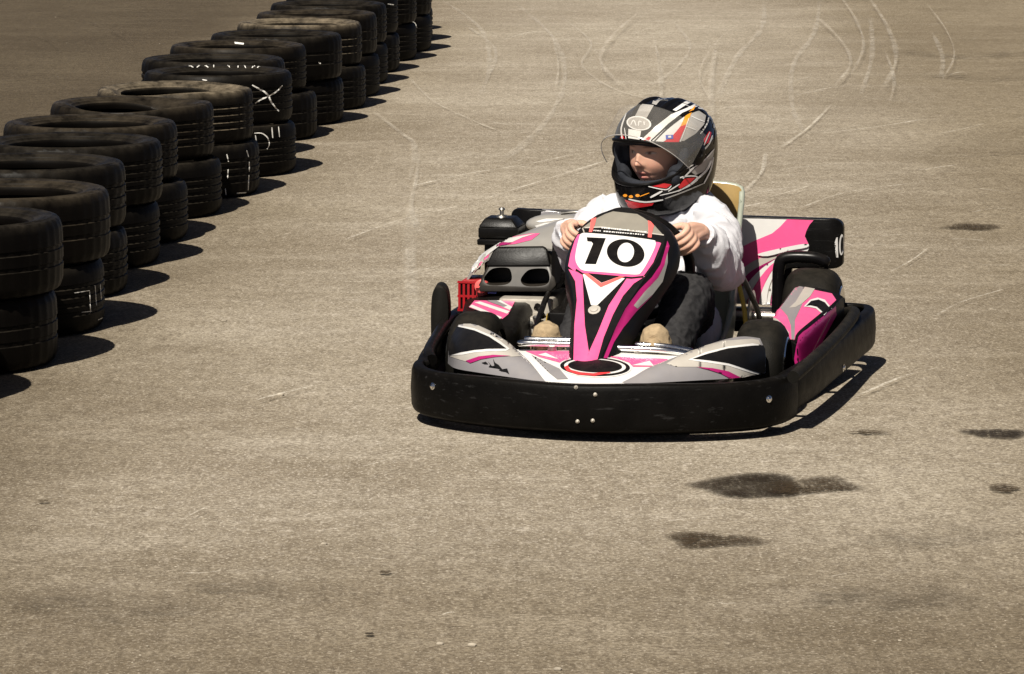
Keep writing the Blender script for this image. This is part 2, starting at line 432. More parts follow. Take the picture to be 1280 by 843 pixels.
# ------------------------------------------------------------------ ground
gv, gf = grid_vf([[(x, y, 0) for x in (-420, -60, -8, 8, 60, 420)] for y in (-60, 0, 6, 30, 120, 900)])
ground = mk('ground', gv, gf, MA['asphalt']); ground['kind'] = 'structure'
ground['label'] = 'worn sunlit brown grey asphalt of the kart track'
def film_strip(name, pts, wd, mat, z):
    """ribbon on the ground along picture points (each on the ground plane)"""
    P = cat([ground_pt(*p, z) for p in pts], 7); V = []; E = []; n = len(P)
    for i, p in enumerate(P):
        t = (P[min(i + 1, n - 1)] - P[max(i - 1, 0)]).normalized(); s = Vector((-t.y, t.x, 0))
        k = wd * (.7 + .6 * noise.noise(p * 1.7 + Vector((0, 0, wd * 90)))) * .5
        e = min(1, i / (n * .15), (n - 1 - i) / (n * .15))
        for a, b in ((-1, 0), (-.45, .9), (.45, .9), (1, 0)):
            V.append(p + s * k * a * 1.5); E.append(b * e)
    F = [(i * 4 + j, i * 4 + j + 1, i * 4 + j + 5, i * 4 + j + 4) for i in range(n - 1) for j in range(3)]
    o = mk(name, V, F, MA[mat], ground)
    at = o.data.attributes.new('edge', 'FLOAT', 'POINT')
    for i, e in enumerate(E): at.data[i].value = max(0, e)
    return o
def film_patch(name, px, py, rx, ry, mat, z, seed, rows=5, n=30):
    """stain: centre and half sizes in the picture, put down on the ground"""
    c = ground_pt(px, py, z); a = (ground_pt(px + rx, py, z) - c).length; b = (ground_pt(px, py - ry, z) - ground_pt(px, py + ry, z)).length / 2
    V = [c]; E = [1.]
    for k in range(1, rows + 1):
        for i in range(n):
            th = 2 * math.pi * i / n; q = 1 + .55 * noise.noise(Vector((math.cos(th) * 1.3, math.sin(th) * 1.3, seed)))
            V.append(c + Vector((math.cos(th) * a * q, math.sin(th) * b * q, 0)) * (k / rows)); E.append([1, 1, 1, .8, 0][k - 1])
    F = [(0, 1 + i, 1 + (i + 1) % n) for i in range(n)]
    for k in range(rows - 1):
        F += [(1 + k * n + i, 1 + (k + 1) * n + i, 1 + (k + 1) * n + (i + 1) % n, 1 + k * n + (i + 1) % n) for i in range(n)]
    o = mk(name, V, F, MA[mat], ground)
    at = o.data.attributes.new('edge', 'FLOAT', 'POINT')
    for i, e in enumerate(E): at.data[i].value = e
    return o
for i, (px, py, rx, ry, mt) in enumerate(((945, 608, 78, 15, 'oil'), (1010, 607, 66, 12, 'oil_thin'), (893, 674, 62, 12, 'oil_thin'), (1243, 541, 42, 7, 'oil'),
        (1215, 283, 36, 4, 'oil_thin'), (1208, 284, 30, 3, 'oil_thin'), (1252, 610, 24, 5, 'oil_thin'), (1088, 540, 24, 3, 'oil_thin'), (462, 792, 6, 2, 'oil'),
        (482, 715, 8, 2, 'oil_thin'), (55, 626, 8, 1.5, 'oil_thin'))):
    film_patch('oil_stain', px, py, rx, ry, mt, .004 + .0003 * i, i * 3.7)
marks = [([(640, 0), (690, 45), (706, 95), (690, 140), (655, 180), (618, 205)], .06, 'dustmark'),
 ([(553, 0), (600, 35), (612, 80), (600, 120)], .05, 'dustmark'),
 ([(580, 30), (618, 60), (612, 95)], .04, 'dustmark'),
 ([(700, 20), (738, 52), (728, 82), (770, 112), (835, 128)], .035, 'dustmark'),
 ([(840, 25), (862, 55), (850, 80), (812, 110)], .05, 'dustmark'),
 ([(955, 0), (952, 35), (922, 70), (895, 125)], .07, 'dustmark'),
 ([(1025, 0), (1018, 40), (992, 80), (990, 130), (1005, 165)], .06, 'dustmark'),
 ([(1088, 20), (1090, 70), (1075, 120)], .06, 'dustmark'),
 ([(1165, 40), (1178, 70), (1176, 98)], .05, 'dustmark'),
 ([(510, 95), (540, 125), (590, 150), (640, 170)], .03, 'dustmark'),
 ([(465, 138), (500, 165), (518, 182), (512, 225)], .04, 'dustmark'),
 ([(524, 187), (520, 225), (514, 260), (530, 300)], .05, 'dustmark'),
 ([(516, 258), (512, 330), (520, 400)], .07, 'dustmark'),
 ([(505, 235), (580, 218), (660, 205), (730, 190)], .02, 'scratch'),
 ([(600, 250), (680, 225), (760, 200)], .016, 'scratch'),
 ([(930, 240), (952, 215), (957, 190)], .018, 'scratch'),
 ([(1040, 165), (1100, 158), (1160, 148)], .02, 'scratch'),
 ([(1112, 340), (1140, 325), (1160, 310)], .014, 'scratch'),
 ([(1060, 500), (1130, 470), (1180, 458)], .012, 'scratch'),
 ([(500, 345), (525, 338), (552, 332)], .012, 'scratch'),
 ([(975, 185), (1010, 160), (1040, 130)], .016, 'scratch'),
 ([(1000, 260), (1060, 240), (1150, 228)], .014, 'scratch'),
 ([(1170, 395), (1200, 378), (1260, 360)], .012, 'scratch'),
 ([(400, 480), (350, 492), (320, 500)], .012, 'scratch'),
 ([(430, 300), (500, 275), (585, 255)], .014, 'scratch'),
 ([(225, 650), (245, 640), (262, 632)], .012, 'scratch'),
 ([(1160, 92), (1220, 98), (1290, 96)], .35, 'rubbermark'), ([(1110, 62), (1200, 70), (1300, 64)], .3, 'rubbermark'),
 ([(1120, 190), (1200, 192), (1300, 188)], .05, 'rubbermark'),
 ([(0, 12), (60, 16), (130, 34), (170, 60)], .03, 'rubbermark'), ([(22, 40), (55, 48), (72, 62)], .03, 'rubbermark'),
 ([(-10, 100), (60, 96), (130, 98)], .05, 'rubbermark'),
 ([(1100, 660), (1160, 668), (1230, 655)], .35, 'rubbermark'), ([(0, 755), (120, 752), (200, 770)], .3, 'rubbermark'),
 ([(230, 735), (330, 730), (430, 745)], .25, 'rubbermark'), ([(1000, 740), (1110, 745), (1200, 730)], .2, 'rubbermark')]
rs = random.Random(3)
for i in range(70):                                     # short scuffs all over the track
    x, y = rs.uniform(560, 1290), rs.uniform(20, 330) ** 1.0
    L = rs.uniform(20, 90) * (y + 300) / 500; a = rs.uniform(-.28, .1)
    marks.append(([(x, y), (x + L * .5, y + L * .5 * a + rs.uniform(-3, 3)), (x + L, y + L * a)], rs.uniform(.006, .014), 'scratch'))
for i in range(14):
    x, y = rs.uniform(150, 1290), rs.uniform(430, 830)
    L = rs.uniform(12, 60); a = rs.uniform(-.3, .15)
    marks.append(([(x, y), (x + L * .5, y + L * .5 * a + rs.uniform(-2, 2)), (x + L, y + L * a)], rs.uniform(.005, .01), 'scratch'))
for i in range(10):                                     # more thin curving tyre tracks over the far bend
    x, y = rs.uniform(560, 1230), rs.uniform(-10, 90); b = rs.uniform(-60, 60); L = rs.uniform(50, 130)
    marks.append(([(x, y), (x + b * .7, y + L * .33), (x + b, y + L * .66), (x + b * .5, y + L)], rs.uniform(.02, .05), 'dustmark'))
for i, (pts, wd, mt) in enumerate(marks):
    if mt == 'dustmark': wd *= .62
    film_strip('scratch' if mt == 'scratch' else 'tyre_mark', pts, wd, mt, .0085 + .00022 * i)
parts = []
for i in range(420):
    x, y = rs.uniform(-100, 1380), rs.uniform(10, 860); g = ground_pt(x, y); s = rs.uniform(.0010, .0026) * (1.7 if rs.random() < .05 else 1)
    if (350 < y < 560 and 500 < x < 1100): continue
    parts.append(ellipsoid_vf((g.x, g.y, s * .35), (s * rs.uniform(.8, 1.6), s, s * .6), 6, 4))
for x, y, s in ((590, 808, .010), (550, 806, .008), (697, 838, .009), (405, 681, .008), (280, 402, .010), (350, 495, .012), (1013, 380, .006)):
    g = ground_pt(x, y); parts.append(ellipsoid_vf((g.x, g.y, s * .25), (s, s * .8, s * .45), 7, 5))
pv, pf = joinvf(parts); pb = mk('pebbles', pv, pf, MA['pebble'])
tag(pb, 'pale grit and pebbles scattered over the asphalt', 'grit'); pb['kind'] = 'stuff'

# ------------------------------------------------------------------ tyre wall
def tyre_mesh(name, r=.31, wd=.215, nseg=132, lugs=44, seed=0, dent=0., dang=0., rib=4, worn=.0042):
    top = [(.216, .166), (.213, .180), (.217, .191), (.228, .1955), (.231, .2000), (.244, .2035), (.247, .2068), (.264, .2100), (.2685, .2080), (.281, .2115), (.2855, .2085), (.296, .2075), (.303, .2005), (.3075, .188)]
    prof = []
    for a, b in top: prof.append((a, b, 0))
    zs = [.176]; g = .012
    lo, hi = .039, .176
    step = (hi - lo) / (rib + 1)
    tread = [(.3095, .180, 1)]
    for k in range(rib):
        zc = hi - step * (k + 1)
        tread += [(.3115, zc + g * .62, 0), (.3115 - worn, zc + g * .4, 0), (.3115 - worn, zc - g * .4, 0), (.3115, zc - g * .62, 0)]
    tread += [(.3095, .035, 1)]
    prof += tread
    for a, b in top[::-1]: prof.append((a, .215 - b, 0))
    inner = [(.222, .049, 0), (.235, .030, 0), (.270, .026, 0), (.290, .05, 0), (.295, .107, 0), (.290, .165, 0), (.270, .189, 0), (.245, .186, 0), (.223, .172, 0)]
    prof += inner
    kk = r / .3115; kz = wd / .215; m = len(prof); V = []; F = []
    rg = random.Random(seed); ph = rg.uniform(0, 6)
    for i in range(nseg):
        a = 2 * math.pi * i / nseg; cut = (i % (nseg // lugs)) == 0
        for (rr, z, sh) in prof:
            q = rr
            if cut and rr > .2965 and rr <= .3116: q -= .003 if rr > .302 else .002
            q *= 1 + .006 * math.sin(2 * a + ph) + .003 * math.sin(3 * a + ph * 2)
            zz = z * kz
            if dent:
                f = math.exp(-((((a - dang + math.pi) % (2 * math.pi)) - math.pi) / .55) ** 2)
                f2 = math.exp(-((((a - dang - 2.6 + math.pi) % (2 * math.pi)) - math.pi) / .6) ** 2)
                t = max(0, (.309 - rr) / .11)
                zz -= dent * (f + .55 * f2) * (t ** .8) * (zz / wd)
            V.append((q * kk * math.cos(a), q * kk * math.sin(a), zz))
    for i in range(nseg):
        i2 = (i + 1) % nseg
        for j in range(m):
            j2 = (j + 1) % m; F.append((i * m + j, i2 * m + j, i2 * m + j2, i * m + j2))
    me = bpy.data.meshes.new(name); me.from_pydata(V, [], F); me.update()
    for p in me.polygons: p.use_smooth = True
    me.set_sharp_from_angle(angle=R(40)); return me
TM = {'plain': tyre_mesh('tyre_plain', seed=1), 'ribbed': tyre_mesh('tyre_ribbed', seed=2, lugs=66, rib=4),
      'block': tyre_mesh('tyre_block', seed=3, lugs=33, rib=3, worn=.005), 'bald': tyre_mesh('tyre_bald', seed=4, lugs=44, rib=2, worn=.003),
      'dent': tyre_mesh('tyre_dented', seed=5, dent=.075, dang=-1.75), 'dent2': tyre_mesh('tyre_sagging', seed=6, dent=.06, dang=-2.2, lugs=33)}
# stack: shadow tip in the picture gives the depth, the tyre's right edge the side
stacks = [(38, 482, -32, -35), (148, 433, 80, 72), (201, 390, 138, 133), (217, 348, 157, 160), (260, 314, 203, 200), (273, 285, 222, 236), (315, 254, 268, 278),
  (360, 230, 318, 325), (406, 204.5, 366, 371), (399, 184, 357, 352), (425, 163, 383, 397), (462, 145, 428, 430), (485, 127, 453, 458), (501, 112, 472, 475),
  (511, 97, 484, 486), (525, 83, 498, 500), (545, 69, 521, 521), (564, 58, 539.5, 540), (565, 46, 541, 541), (552, 34, 530, 530)]
kinds_up = ['plain', 'bald', 'bald', 'block', 'plain', 'plain', 'dent', 'dent2', 'ribbed', 'plain', 'ribbed', 'bald', 'block', 'bald', 'plain', 'ribbed', 'plain', 'block', 'plain', 'plain']
kinds_lo = ['plain', 'bald', 'ribbed', 'plain', 'ribbed', 'ribbed', 'ribbed', 'plain', 'ribbed', 'plain', 'bald', 'plain', 'plain', 'ribbed', 'ribbed', 'block', 'ribbed', 'ribbed', 'plain', 'plain']
mats_up = ['rubber', 'rubber', 'rubber_brown', 'rubber', 'rubber', 'rubber_brown', 'rubber_brown', 'rubber_dusty', 'rubber', 'rubber', 'rubber_brown', 'rubber', 'rubber_dusty', 'rubber_brown', 'rubber', 'rubber', 'rubber', 'rubber', 'rubber', 'rubber']
ORD = ['', 'next', 'second', 'third', 'fourth', 'fifth', 'sixth', 'seventh', 'eighth', 'ninth', 'tenth', 'eleventh']
TY = []
def tyre(x, y, z, kind, mat, tilt, rotz, label):
    me = TM[kind]
    key = kind + mat
    if key not in TM:
        c = me.copy(); c.materials.clear(); c.materials.append(MA[mat]); TM[key] = c
    o = bpy.data.objects.new('stacked_tyre', TM[key]); col.objects.link(o)
    o.location = (x, y, z); o.rotation_euler = (tilt[0], tilt[1], rotz)
    tag(o, label, 'tyre', 'tyres stacked in a wall along the track'); return o
for i, (tx, ty, ru, rl) in enumerate(stacks):
    tip = ground_pt(tx, ty); yc = tip.y - .75 * .42
    pair = []
    for lev, rx in ((0, rl), (1, ru)):
        z = .21 * lev
        # tyre outline tangent to the sight line through its right edge
        zz = z + .11; d = yc * math.cos(PITCH) + (CAMH - zz) * math.sin(PITCH)
        xe = (rx - 640) / FPX * d; th = math.atan2(xe, yc)
        xc = xe - .3115 / math.cos(th)
        yy = yc + rs.uniform(-.015, .015)
        k = i - 8                                       # places counted from the stack with the painted cross
        where = ('in the stack with the white cross' if k == 0 else
                 'in the %s stack beyond the white cross' % ORD[k] if k > 0 else 'in the %s stack before the white cross' % ORD[-k])
        if k == 1: where = 'in the stack just beyond the white cross'
        if k == -1: where = 'in the stack just before the white cross'
        look = {'dent': 'buckled ', 'dent2': 'dusty sagging '}.get(kinds_up[i], '') if lev else ''
        if lev and i == 12: look = 'pale dusty '
        lab = '%s%s worn black tyre %s' % (look, 'upper' if lev else 'lower', where)
        if i == 8: lab = 'upper black tyre with a white painted cross on its tread' if lev else 'lower black tyre with a white curved mark, under the cross-marked tyre'
        if i == 7 and not lev: lab = 'lower black tyre with dashed white paint lines, just before the white cross'
        rz = rs.uniform(0, 6.28)
        if kinds_up[i].startswith('dent') and lev: rz = rs.uniform(-.15, .15)
        o = tyre(xc, yy, z + (.001 if lev else 0), kinds_up[i] if lev else kinds_lo[i], mats_up[i] if lev else 'rubber',
                 (rs.uniform(-.012, .012) * 0, 0), rz, lab)
        pair.append(o)
    TY.append(pair)
bpy.context.view_layer.update()
c2 = crop(120, 60, 1264 / 300); c1 = crop(280, 0, 1124 / 320); c8 = crop(0, 240, 1038 / 320)
up, lo = TY[8][1], TY[8][0]
for pts, wd in (([(822, 196), (850, 212), (880, 228), (905, 250), (925, 290), (962, 335)], 2.0), ([(980, 198), (950, 230), (905, 256), (870, 272), (836, 292)], 1.7)):
    decal('paint_glint_mark', up, stroke(c2(pts), wd), MA['chalk_glint'], .0015, cell=1.5)
for pts in ([(475, 72), (492, 92), (512, 104)], [(548, 72), (548, 90), (530, 104)], [(568, 70), (575, 92), (592, 104)], [(620, 78), (620, 104)], [(684, 76), (705, 104)],
            [(748, 106), (752, 80), (770, 76), (790, 108)], [(822, 106), (846, 78)], [(850, 106), (880, 76)], [(560, 168), (585, 172)]):
    decal('paint_glint_mark', up, stroke(c2(pts), 1.2), MA['chalk_glint'], .0015, cell=1.5)
for pts in ([(833, 450), (870, 450), (900, 470), (912, 505), (900, 535)], [(838, 460), (845, 500)], [(925, 420), (930, 475)], [(960, 416), (965, 470)]):
    decal('paint_glint_mark', lo, stroke(c2(pts), 1.3), MA['chalk_glint'], .0015, cell=1.5)
for pts in ([(688, 560), (697, 600)], [(695, 640), (692, 690)], [(680, 740), (684, 775)], [(792, 540), (802, 575)], [(806, 600), (806, 650)], [(804, 670), (800, 750)], [(740, 765), (790, 762)]):
    decal('paint_glint_mark', TY[7][0], stroke(c2(pts), 1.3), MA['chalk_glint'], .0015, cell=1.5)
decal('paint_glint_mark', TY[10][1], c1([(46, 186), (88, 190), (86, 198), (48, 194)]), MA['chalk_glint'], .0015, cell=1.5)
decal('paint_glint_mark', TY[11][1], stroke(c1([(414, 274), (424, 280)]), 1.6), MA['chalk_glint'], .0015, cell=1.5)
decal('paint_glint_mark', TY[15][1], stroke(c1([(718, 18), (745, 22)]), 1.2), MA['chalk_glint'], .0015, cell=1.5)
decal('paint_glint_mark', TY[17][0], stroke(c1([(826, 96), (838, 104), (846, 122)]), 1.3), MA['chalk_glint'], .0015, cell=1.5)
for pts in ([(300, 410), (362, 400)], [(362, 400), (366, 490)], [(384, 380), (390, 460)], [(330, 488), (372, 484)], [(405, 375), (410, 440)], [(395, 520), (415, 510)]):
    decal('paint_glint_mark', TY[2][0], stroke(c8(pts), .9), MA['chalk_glint'], .0015, cell=1.5)  # white reflection lines on this tyre, painted onto its surface

# ------------------------------------------------------------------ the kart (x: its left, y: towards its tail, z: up; origin on the ground under the front bumper)
KL = Vector((.175, 9.51, 0)); KYAW = R(-11.5)
kart = bpy.data.objects.new('go_kart', None); col.objects.link(kart)
kart.location = KL; kart.rotation_euler = (0, 0, KYAW)
tag(kart, 'pink, white and black rental go kart numbered 10 with wraparound black bumper', 'go kart')
bpy.context.view_layer.update()
def part(name, vf, mat, parent=kart, angle=35, bev=0, seg=2):
    o = mk(name, vf[0], vf[1], MA[mat], parent, angle)
    if bev: bevel(o, bev, seg)
    return o
def sweep(path, prof, z0, z1):
    """profile (out, h 0..1) swept along a plan path [(x, y)], out = away from the kart"""
    P = cat([(x, y, 0) for x, y in path], 8); rings = []; n = len(P)
    for i, p in enumerate(P):
        t = (P[min(i + 1, n - 1)] - P[max(i - 1, 0)]).normalized(); o = Vector((t.y, -t.x, 0))
        f = i / (n - 1); a, b = z0(f), z1(f)
        rings.append([p + o * q + Vector((0, 0, a + (b - a) * h)) for q, h in prof])
    return loft(rings)
# bumpers
bprof = [(-.075, -.10), (-.045, -.10), (-.012, -.01), (-.001, .04), (.004, .14), (.006, .5), (.003, .86), (-.001, .96), (-.008, 1.0), (-.026, 1.0), (-.03, .93), (-.014, .86), (-.008, .5), (-.010, .14), (-.040, -.03), (-.075, -.05)]  # underside tuck extended as a lip to block sun beneath and read as shadow
fpath = [(-.502, .31), (-.488, .235), (-.45, .165), (-.37, .10), (-.25, .045), (-.12, .012), (0, 0), (.12, .012), (.25, .045), (.37, .10), (.45, .165), (.488, .235), (.502, .31)]
front = part('front_bumper', sweep(fpath, bprof, lambda f: .028, lambda f: .150 + .0015 * math.sin(f * 23)), 'bumper', bev=.002)
for s in (1, -1):
    sp = [(.483, .275), (.492, .31), (.508, .37), (.535, .55), (.558, .85), (.578, 1.15), (.588, 1.33), (.575, 1.415), (.53, 1.45), (.47, 1.455)]
    if s < 0: sp = [(-.488, .30), (-.506, .37), (-.528, .55), (-.551, .85), (-.572, 1.15), (-.582, 1.33), (-.57, 1.415), (-.53, 1.45), (-.47, 1.455)][::-1]
    sprof = [(-.034, .03), (-.012, 0)] + bprof[3:-2] + [(-.026, .1)]
    sb = part('side_bumper', sweep(sp, sprof, lambda f: (.030 + .028 * min(1, f * 2.5)) if s > 0 else (.058 - .028 * max(0, f * 2.5 - 1.5)),
              lambda f: (.146 + .026 * min(1, f * 1.6)) if s > 0 else (.172 - .024 * f)), 'bumper', bev=.002)
    tp = [(.505, .22, .150), (.528, .40, .164), (.545, .65, .172), (.553, .9, .176), (.556, 1.08, .182), (.548, 1.2, .180), (.515, 1.27, .165), (.44, 1.29, .12)]
    if s < 0: tp = [(-.470, .37, .140), (-.492, .44, .152), (-.515, .65, .163), (-.543, .9, .165), (-.548, 1.1, .165), (-.535, 1.22, .155), (-.48, 1.27, .13)]
    tube('bumper_tube', tp, .0165, MA['black'] if s < 0 else MA['kart_tyre'], kart, 12, 6)
    for yy in (.45, .85, 1.12):
        xo = s * (.515 + .055 * (yy - .37)); part('bumper_bracket', box_vf(min(s * .34, xo - s * .008), max(s * .34, xo - s * .008), yy - .014, yy + .014, .075, .083), 'black')
def bolt(px, py, on, r=.006, mat='steel'):
    tree = bvh(on); d = ray(px, py).normalized(); h, nr, _, _ = tree.ray_cast(CAMP, d)
    if h is None: return
    if nr.dot(d) > 0: nr = -nr
    Mi = on.matrix_world.inverted(); q = nr.to_track_quat('Z', 'Y').to_matrix()
    V, F = lathe_vf([(0.0005, -.002), (r * 1.5, -.002), (r * 1.5, .0015), (r, .0025), (r * .9, .005), (r * .5, .0062), (.0005, .0064)], 12, closed_prof=False)
    o = mk('bolt', [Mi @ (h + q @ v) for v in V], F, MA[mat], on, 40); return o
sbL = [o for o in kart.children if o.name.startswith('side_bumper')][0]
for q in ((541, 483), (720, 484.5), (744, 493.5), (722, 527), (741, 526), (961, 499)): bolt(*q, front, .0034 if 700 < q[0] < 760 else .0062, 'alloy' if 700 < q[0] < 760 else 'chrome')
for q in ((1054, 460), (1091.5, 443)): bolt(*q, sbL, .007, 'chrome')
# floor pan, frame rails, axles
part('floor_pan', box_vf(-.24, .24, .13, 1.25, .040, .044), 'charcoal')
for s in (1, -1):
    tube('frame_rail', [(s * .12, .06, .075), (s * .2, .2, .06), (s * .25, .5, .06), (s * .27, .9, .06), (s * .26, 1.42, .075)], .014, MA['black'], kart)
    tube('steering_rod', [(s * .05, .5, .12), (s * .31, .53, .125)], .006, MA['chrome'], kart, 8, 1)
    tube('stub_axle', [(s * .24, .5, .125), (s * .40, .5, .125)], .011, MA['steel'], kart, 8, 1)
tube('cross_rail', [(-.21, .16, .07), (.21, .16, .07)], .013, MA['black'], kart, 10, 1)
tube('rear_axle', [(-.46, 1.36, .137), (.46, 1.36, .137)], .015, MA['steel'], kart, 12, 1)
part('brake_disc', lathe_vf([(.02, -.003), (.075, -.003), (.075, .003), (.02, .003)], 32, 'x', (.24, 1.36, .137)), 'steel')
# wheels
def wheel(x, y, r, wd, s):
    c = (x, y, r)
    hw = wd / 2; rim_r = r * .52
    h = part('wheel', lathe_vf([(.016, -hw * .5), (.04, -hw * .5), (.045, 0), (.04, s * hw * .55), (.016, s * hw * .6)], 20, 'x', c), 'steel')
    part('rim', lathe_vf([(rim_r, -hw * .82), (rim_r + .012, -hw * .9), (rim_r + .014, -hw * .84), (rim_r + .002, -hw * .6), (rim_r - .012, -hw * .2), (rim_r - .012, hw * .2), (rim_r + .002, hw * .6), (rim_r + .014, hw * .84), (rim_r + .012, hw * .9), (rim_r, hw * .82),
         (rim_r - .006, hw * .5), (.04, s * hw * .3 + .006), (.04, s * hw * .3 - .006), (rim_r - .018, -hw * .5 * 1)], 36, 'x', c), 'chrome' if s > 0 else 'alloy', h)
    part('rim_face', lathe_vf([(.022, hw * s * .80), (rim_r * .8, hw * s * .86), (rim_r + .008, hw * s * 1.04), (rim_r + .014, hw * s * 1.10), (rim_r + .018, hw * s * 1.06), (rim_r + .012, hw * s * .95), (.022, hw * s * .74)], 36, 'x', c), 'chrome', h)
    tp = []
    for q in [i / 14 for i in range(15)]:
        a = -1 + 2 * q; edge = abs(a) ** 5
        tp.append((r - .004 * a * a - .026 * edge, a * hw * (1.0)))
    prof = [(rim_r + .010, -hw * .80), (rim_r + .02, -hw * .95), (r - .045, -hw * 1.05)] + tp + [(r - .045, hw * 1.05), (rim_r + .02, hw * .95), (rim_r + .010, hw * .80), (rim_r + .016, hw * .6), (r - .022, hw * .7), (r - .022, -hw * .7), (rim_r + .016, -hw * .6)]
    part('tyre', lathe_vf(prof, 56, 'x', c), 'kart_tyre', h, 50)
    return h
wheel(.388, .50, .127, .125, 1); wheel(-.376, .50, .127, .125, -1)
wheel(.414, 1.36, .140, .150, 1); wheel(-.414, 1.36, .140, .150, -1)
# nose: centre piece and two wings
def grid_fn(fn, nu, nv):
    return grid_vf([[fn(i / nu, j / nv) for i in range(nu + 1)] for j in range(nv + 1)])
def lerp(a, b, t): return a + (b - a) * t
def curve(pts):
    C = cat(pts, 12)
    def f(t):
        k = min(max(t, 0), 1) * (len(C) - 1); i = min(int(k), len(C) - 2); return C[i].lerp(C[i + 1], k - i)
    return f
def nose_fn(u, v):
    a = 2 * u - 1
    hw = lerp(.100, .225, v ** .9); y = lerp(.026, .235, v) + .012 * a * a
    z = .147 + .055 * v ** .75 - .010 * a * a * (1 - v * .3) + .006 * math.sin(math.pi * v)
    return Vector((a * hw + .008, y, z))
nose = part('nose_fairing', grid_fn(nose_fn, 20, 16), 'white'); solidify(nose, .005)
wings = []
for s in (1, -1):
    bot = curve([(s * .095, .030, .146), (s * .18, .070, .148), (s * .285, .135, .148), (s * .37, .22, .144), (s * .418, .335, .139)])
    top = curve([(s * .225, .225, .206), (s * .275, .27, .226), (s * .325, .315, .238), (s * .362, .345, .240), (s * .398, .375, .232)])
    zt = .004 if s < 0 else -.008
    inn = curve([(s * .097, .030, .148), (s * .155, .115, .182), (s * .225, .225, .206 + zt)])
    outr = curve([(s * .418, .335, .139), (s * .416, .350, .19), (s * .398, .375, .232 + zt)])
    def wfn(u, v):
        b, t, i, o = bot(u), top(u) + Vector((0, 0, zt)), inn(v), outr(v)
        p = b.lerp(t, v) + i.lerp(o, u) - (bot(0).lerp(bot(1), u).lerp((top(0) + Vector((0, 0, zt))).lerp(top(1) + Vector((0, 0, zt)), u), v))
        k = math.sin(math.pi * u) * math.sin(math.pi * v)
        return p + Vector((s * .004, -.018, .014)) * k
    wg = part('wing_fairing', grid_fn(wfn, 26, 14), 'grey'); solidify(wg, .005); wings.append(wg)
wingL, wingR = wings
part('nose_bracket', box_vf(-.10, .10, .05, .20, .085, .125), 'black', bev=.006)
# front panel carrying the number plate
SL = Vector((0, .807, .591)); NN = Vector((0, -.591, .807)); PB = Vector((0, .12, .178))
rowsP = [(0, -0.053, 0.018), (0.04, -0.057, 0.024), (0.1, -0.065, 0.036), (0.16, -0.072, 0.049), (0.22, -0.079, 0.062), (0.28, -0.093, 0.081), (0.34, -0.113, 0.101), (0.4, -0.123, 0.121), (0.455, -0.12, 0.131), (0.5, -0.108, 0.129), (0.535, -0.091, 0.11), (0.565, -0.07, 0.076), (0.586, -0.035, 0.034)]
def panel_rows(extra=0):
    out = []
    dense = cat([Vector(r) for r in rowsP], 3)
    for r_ in dense:
        s_, xl, xr = r_; m = (xl + xr) / 2; h = (xr - xl) / 2; row = []
        for c in (-1.0, -1.0, -1.0, -.985, -.95, -.8, -.6, -.4, -.2, 0, .2, .4, .6, .8, .95, .985, 1.0, 1.0, 1.0): row.append(None)
        cs = [(-1.10, -.075), (-1.09, -.045), (-1.05, -.016), (-1.0, -.005), (-.96, 0)] + [(k / 10, 0) for k in range(-9, 10, 2)] + [(.96, 0), (1.0, -.005), (1.06, -.016), (1.13, -.045), (1.15, -.075)]
        fl = .45 + .55 * min(1, s_ / .2) if s_ < .45 else max(.25, 1 - (s_ - .45) * 5)
        row = []
        for c, dn in cs:
            e = abs(c) - 1; x = m + h * max(-1, min(1, c)) + (math.copysign(e * (.20 if c > 0 else .10), c) if e > 0 else 0)
            nn = dn * fl + .012 * (1 - min(1, abs(c)) ** 2) - .05 * max(0, .06 - s_) * 2
            row.append(PB + SL * s_ + NN * (nn - .004) + Vector((x, 0, 0)))
        out.append(row)
    return out
panel = part('steering_panel', grid_vf(panel_rows()), 'charcoal', angle=50); solidify(panel, .006)
# rear guard
def rg_fn(x, z):
    y = 1.452
    if x > .43: y += ((x - .44) / .045) ** 2 * .03
    if x < -.43: y += ((-.43 - x) / .05) ** 2 * .04
    return y
def rg_bot(x):
    t = min(1, max(0, (x - .295) / .03)); return .158 + .108 * t * t * (3 - 2 * t)
rgx = [-.487, -.486, -.483, -.477, -.468, -.455] + [-.44 + .02 * k for k in range(36)] + [.285, .292, .298, .304, .310, .316, .322, .330, .345, .36, .38, .40, .42, .435, .447, .458, .467, .474, .479, .482, .483]
rings = []
for x in rgx:
    e = max(0, (x - .455) / .028, (-.455 - x) / .032); e = min(1, e); cz = .026 * (1 - math.sqrt(max(0, 1 - e * e)))
    zt = .4165 - .008 * (x + .487) / .96 - cz; zb = rg_bot(x) + cz * .5; y = rg_fn(x, 0); r_ = .003
    rings.append([Vector(p) for p in ((x, y + r_, zt), (x, y + r_ * .3, zt - r_ * .3), (x, y, zt - r_), (x, y, lerp(zt, zb, .33)), (x, y, lerp(zt, zb, .66)), (x, y, zb + r_), (x, y + r_ * .3, zb + r_ * .3), (x, y + r_, zb), (x, y + .032, zb), (x, y + .036, zb + r_), (x, y + .036, zt - r_), (x, y + .032, zt))])
rear = part('rear_guard', loft(rings), 'black', angle=50)
tube('rear_bumper_tube', [(-.46, 1.50, .19), (-.2, 1.53, .19), (.2, 1.53, .19), (.46, 1.50, .19)], .016, MA['black'], kart)
part('rear_tray', box_vf(-.42, .44, 1.40, 1.47, .085, .15), 'black', bev=.008)
tube('wheel_arch_bar', [(.312, 1.37, .12), (.314, 1.36, .22), (.318, 1.355, .285), (.338, 1.355, .308), (.41, 1.355, .310), (.445, 1.36, .300)], .0175, MA['gloss_black'], kart, 14, 6, round_end=True)
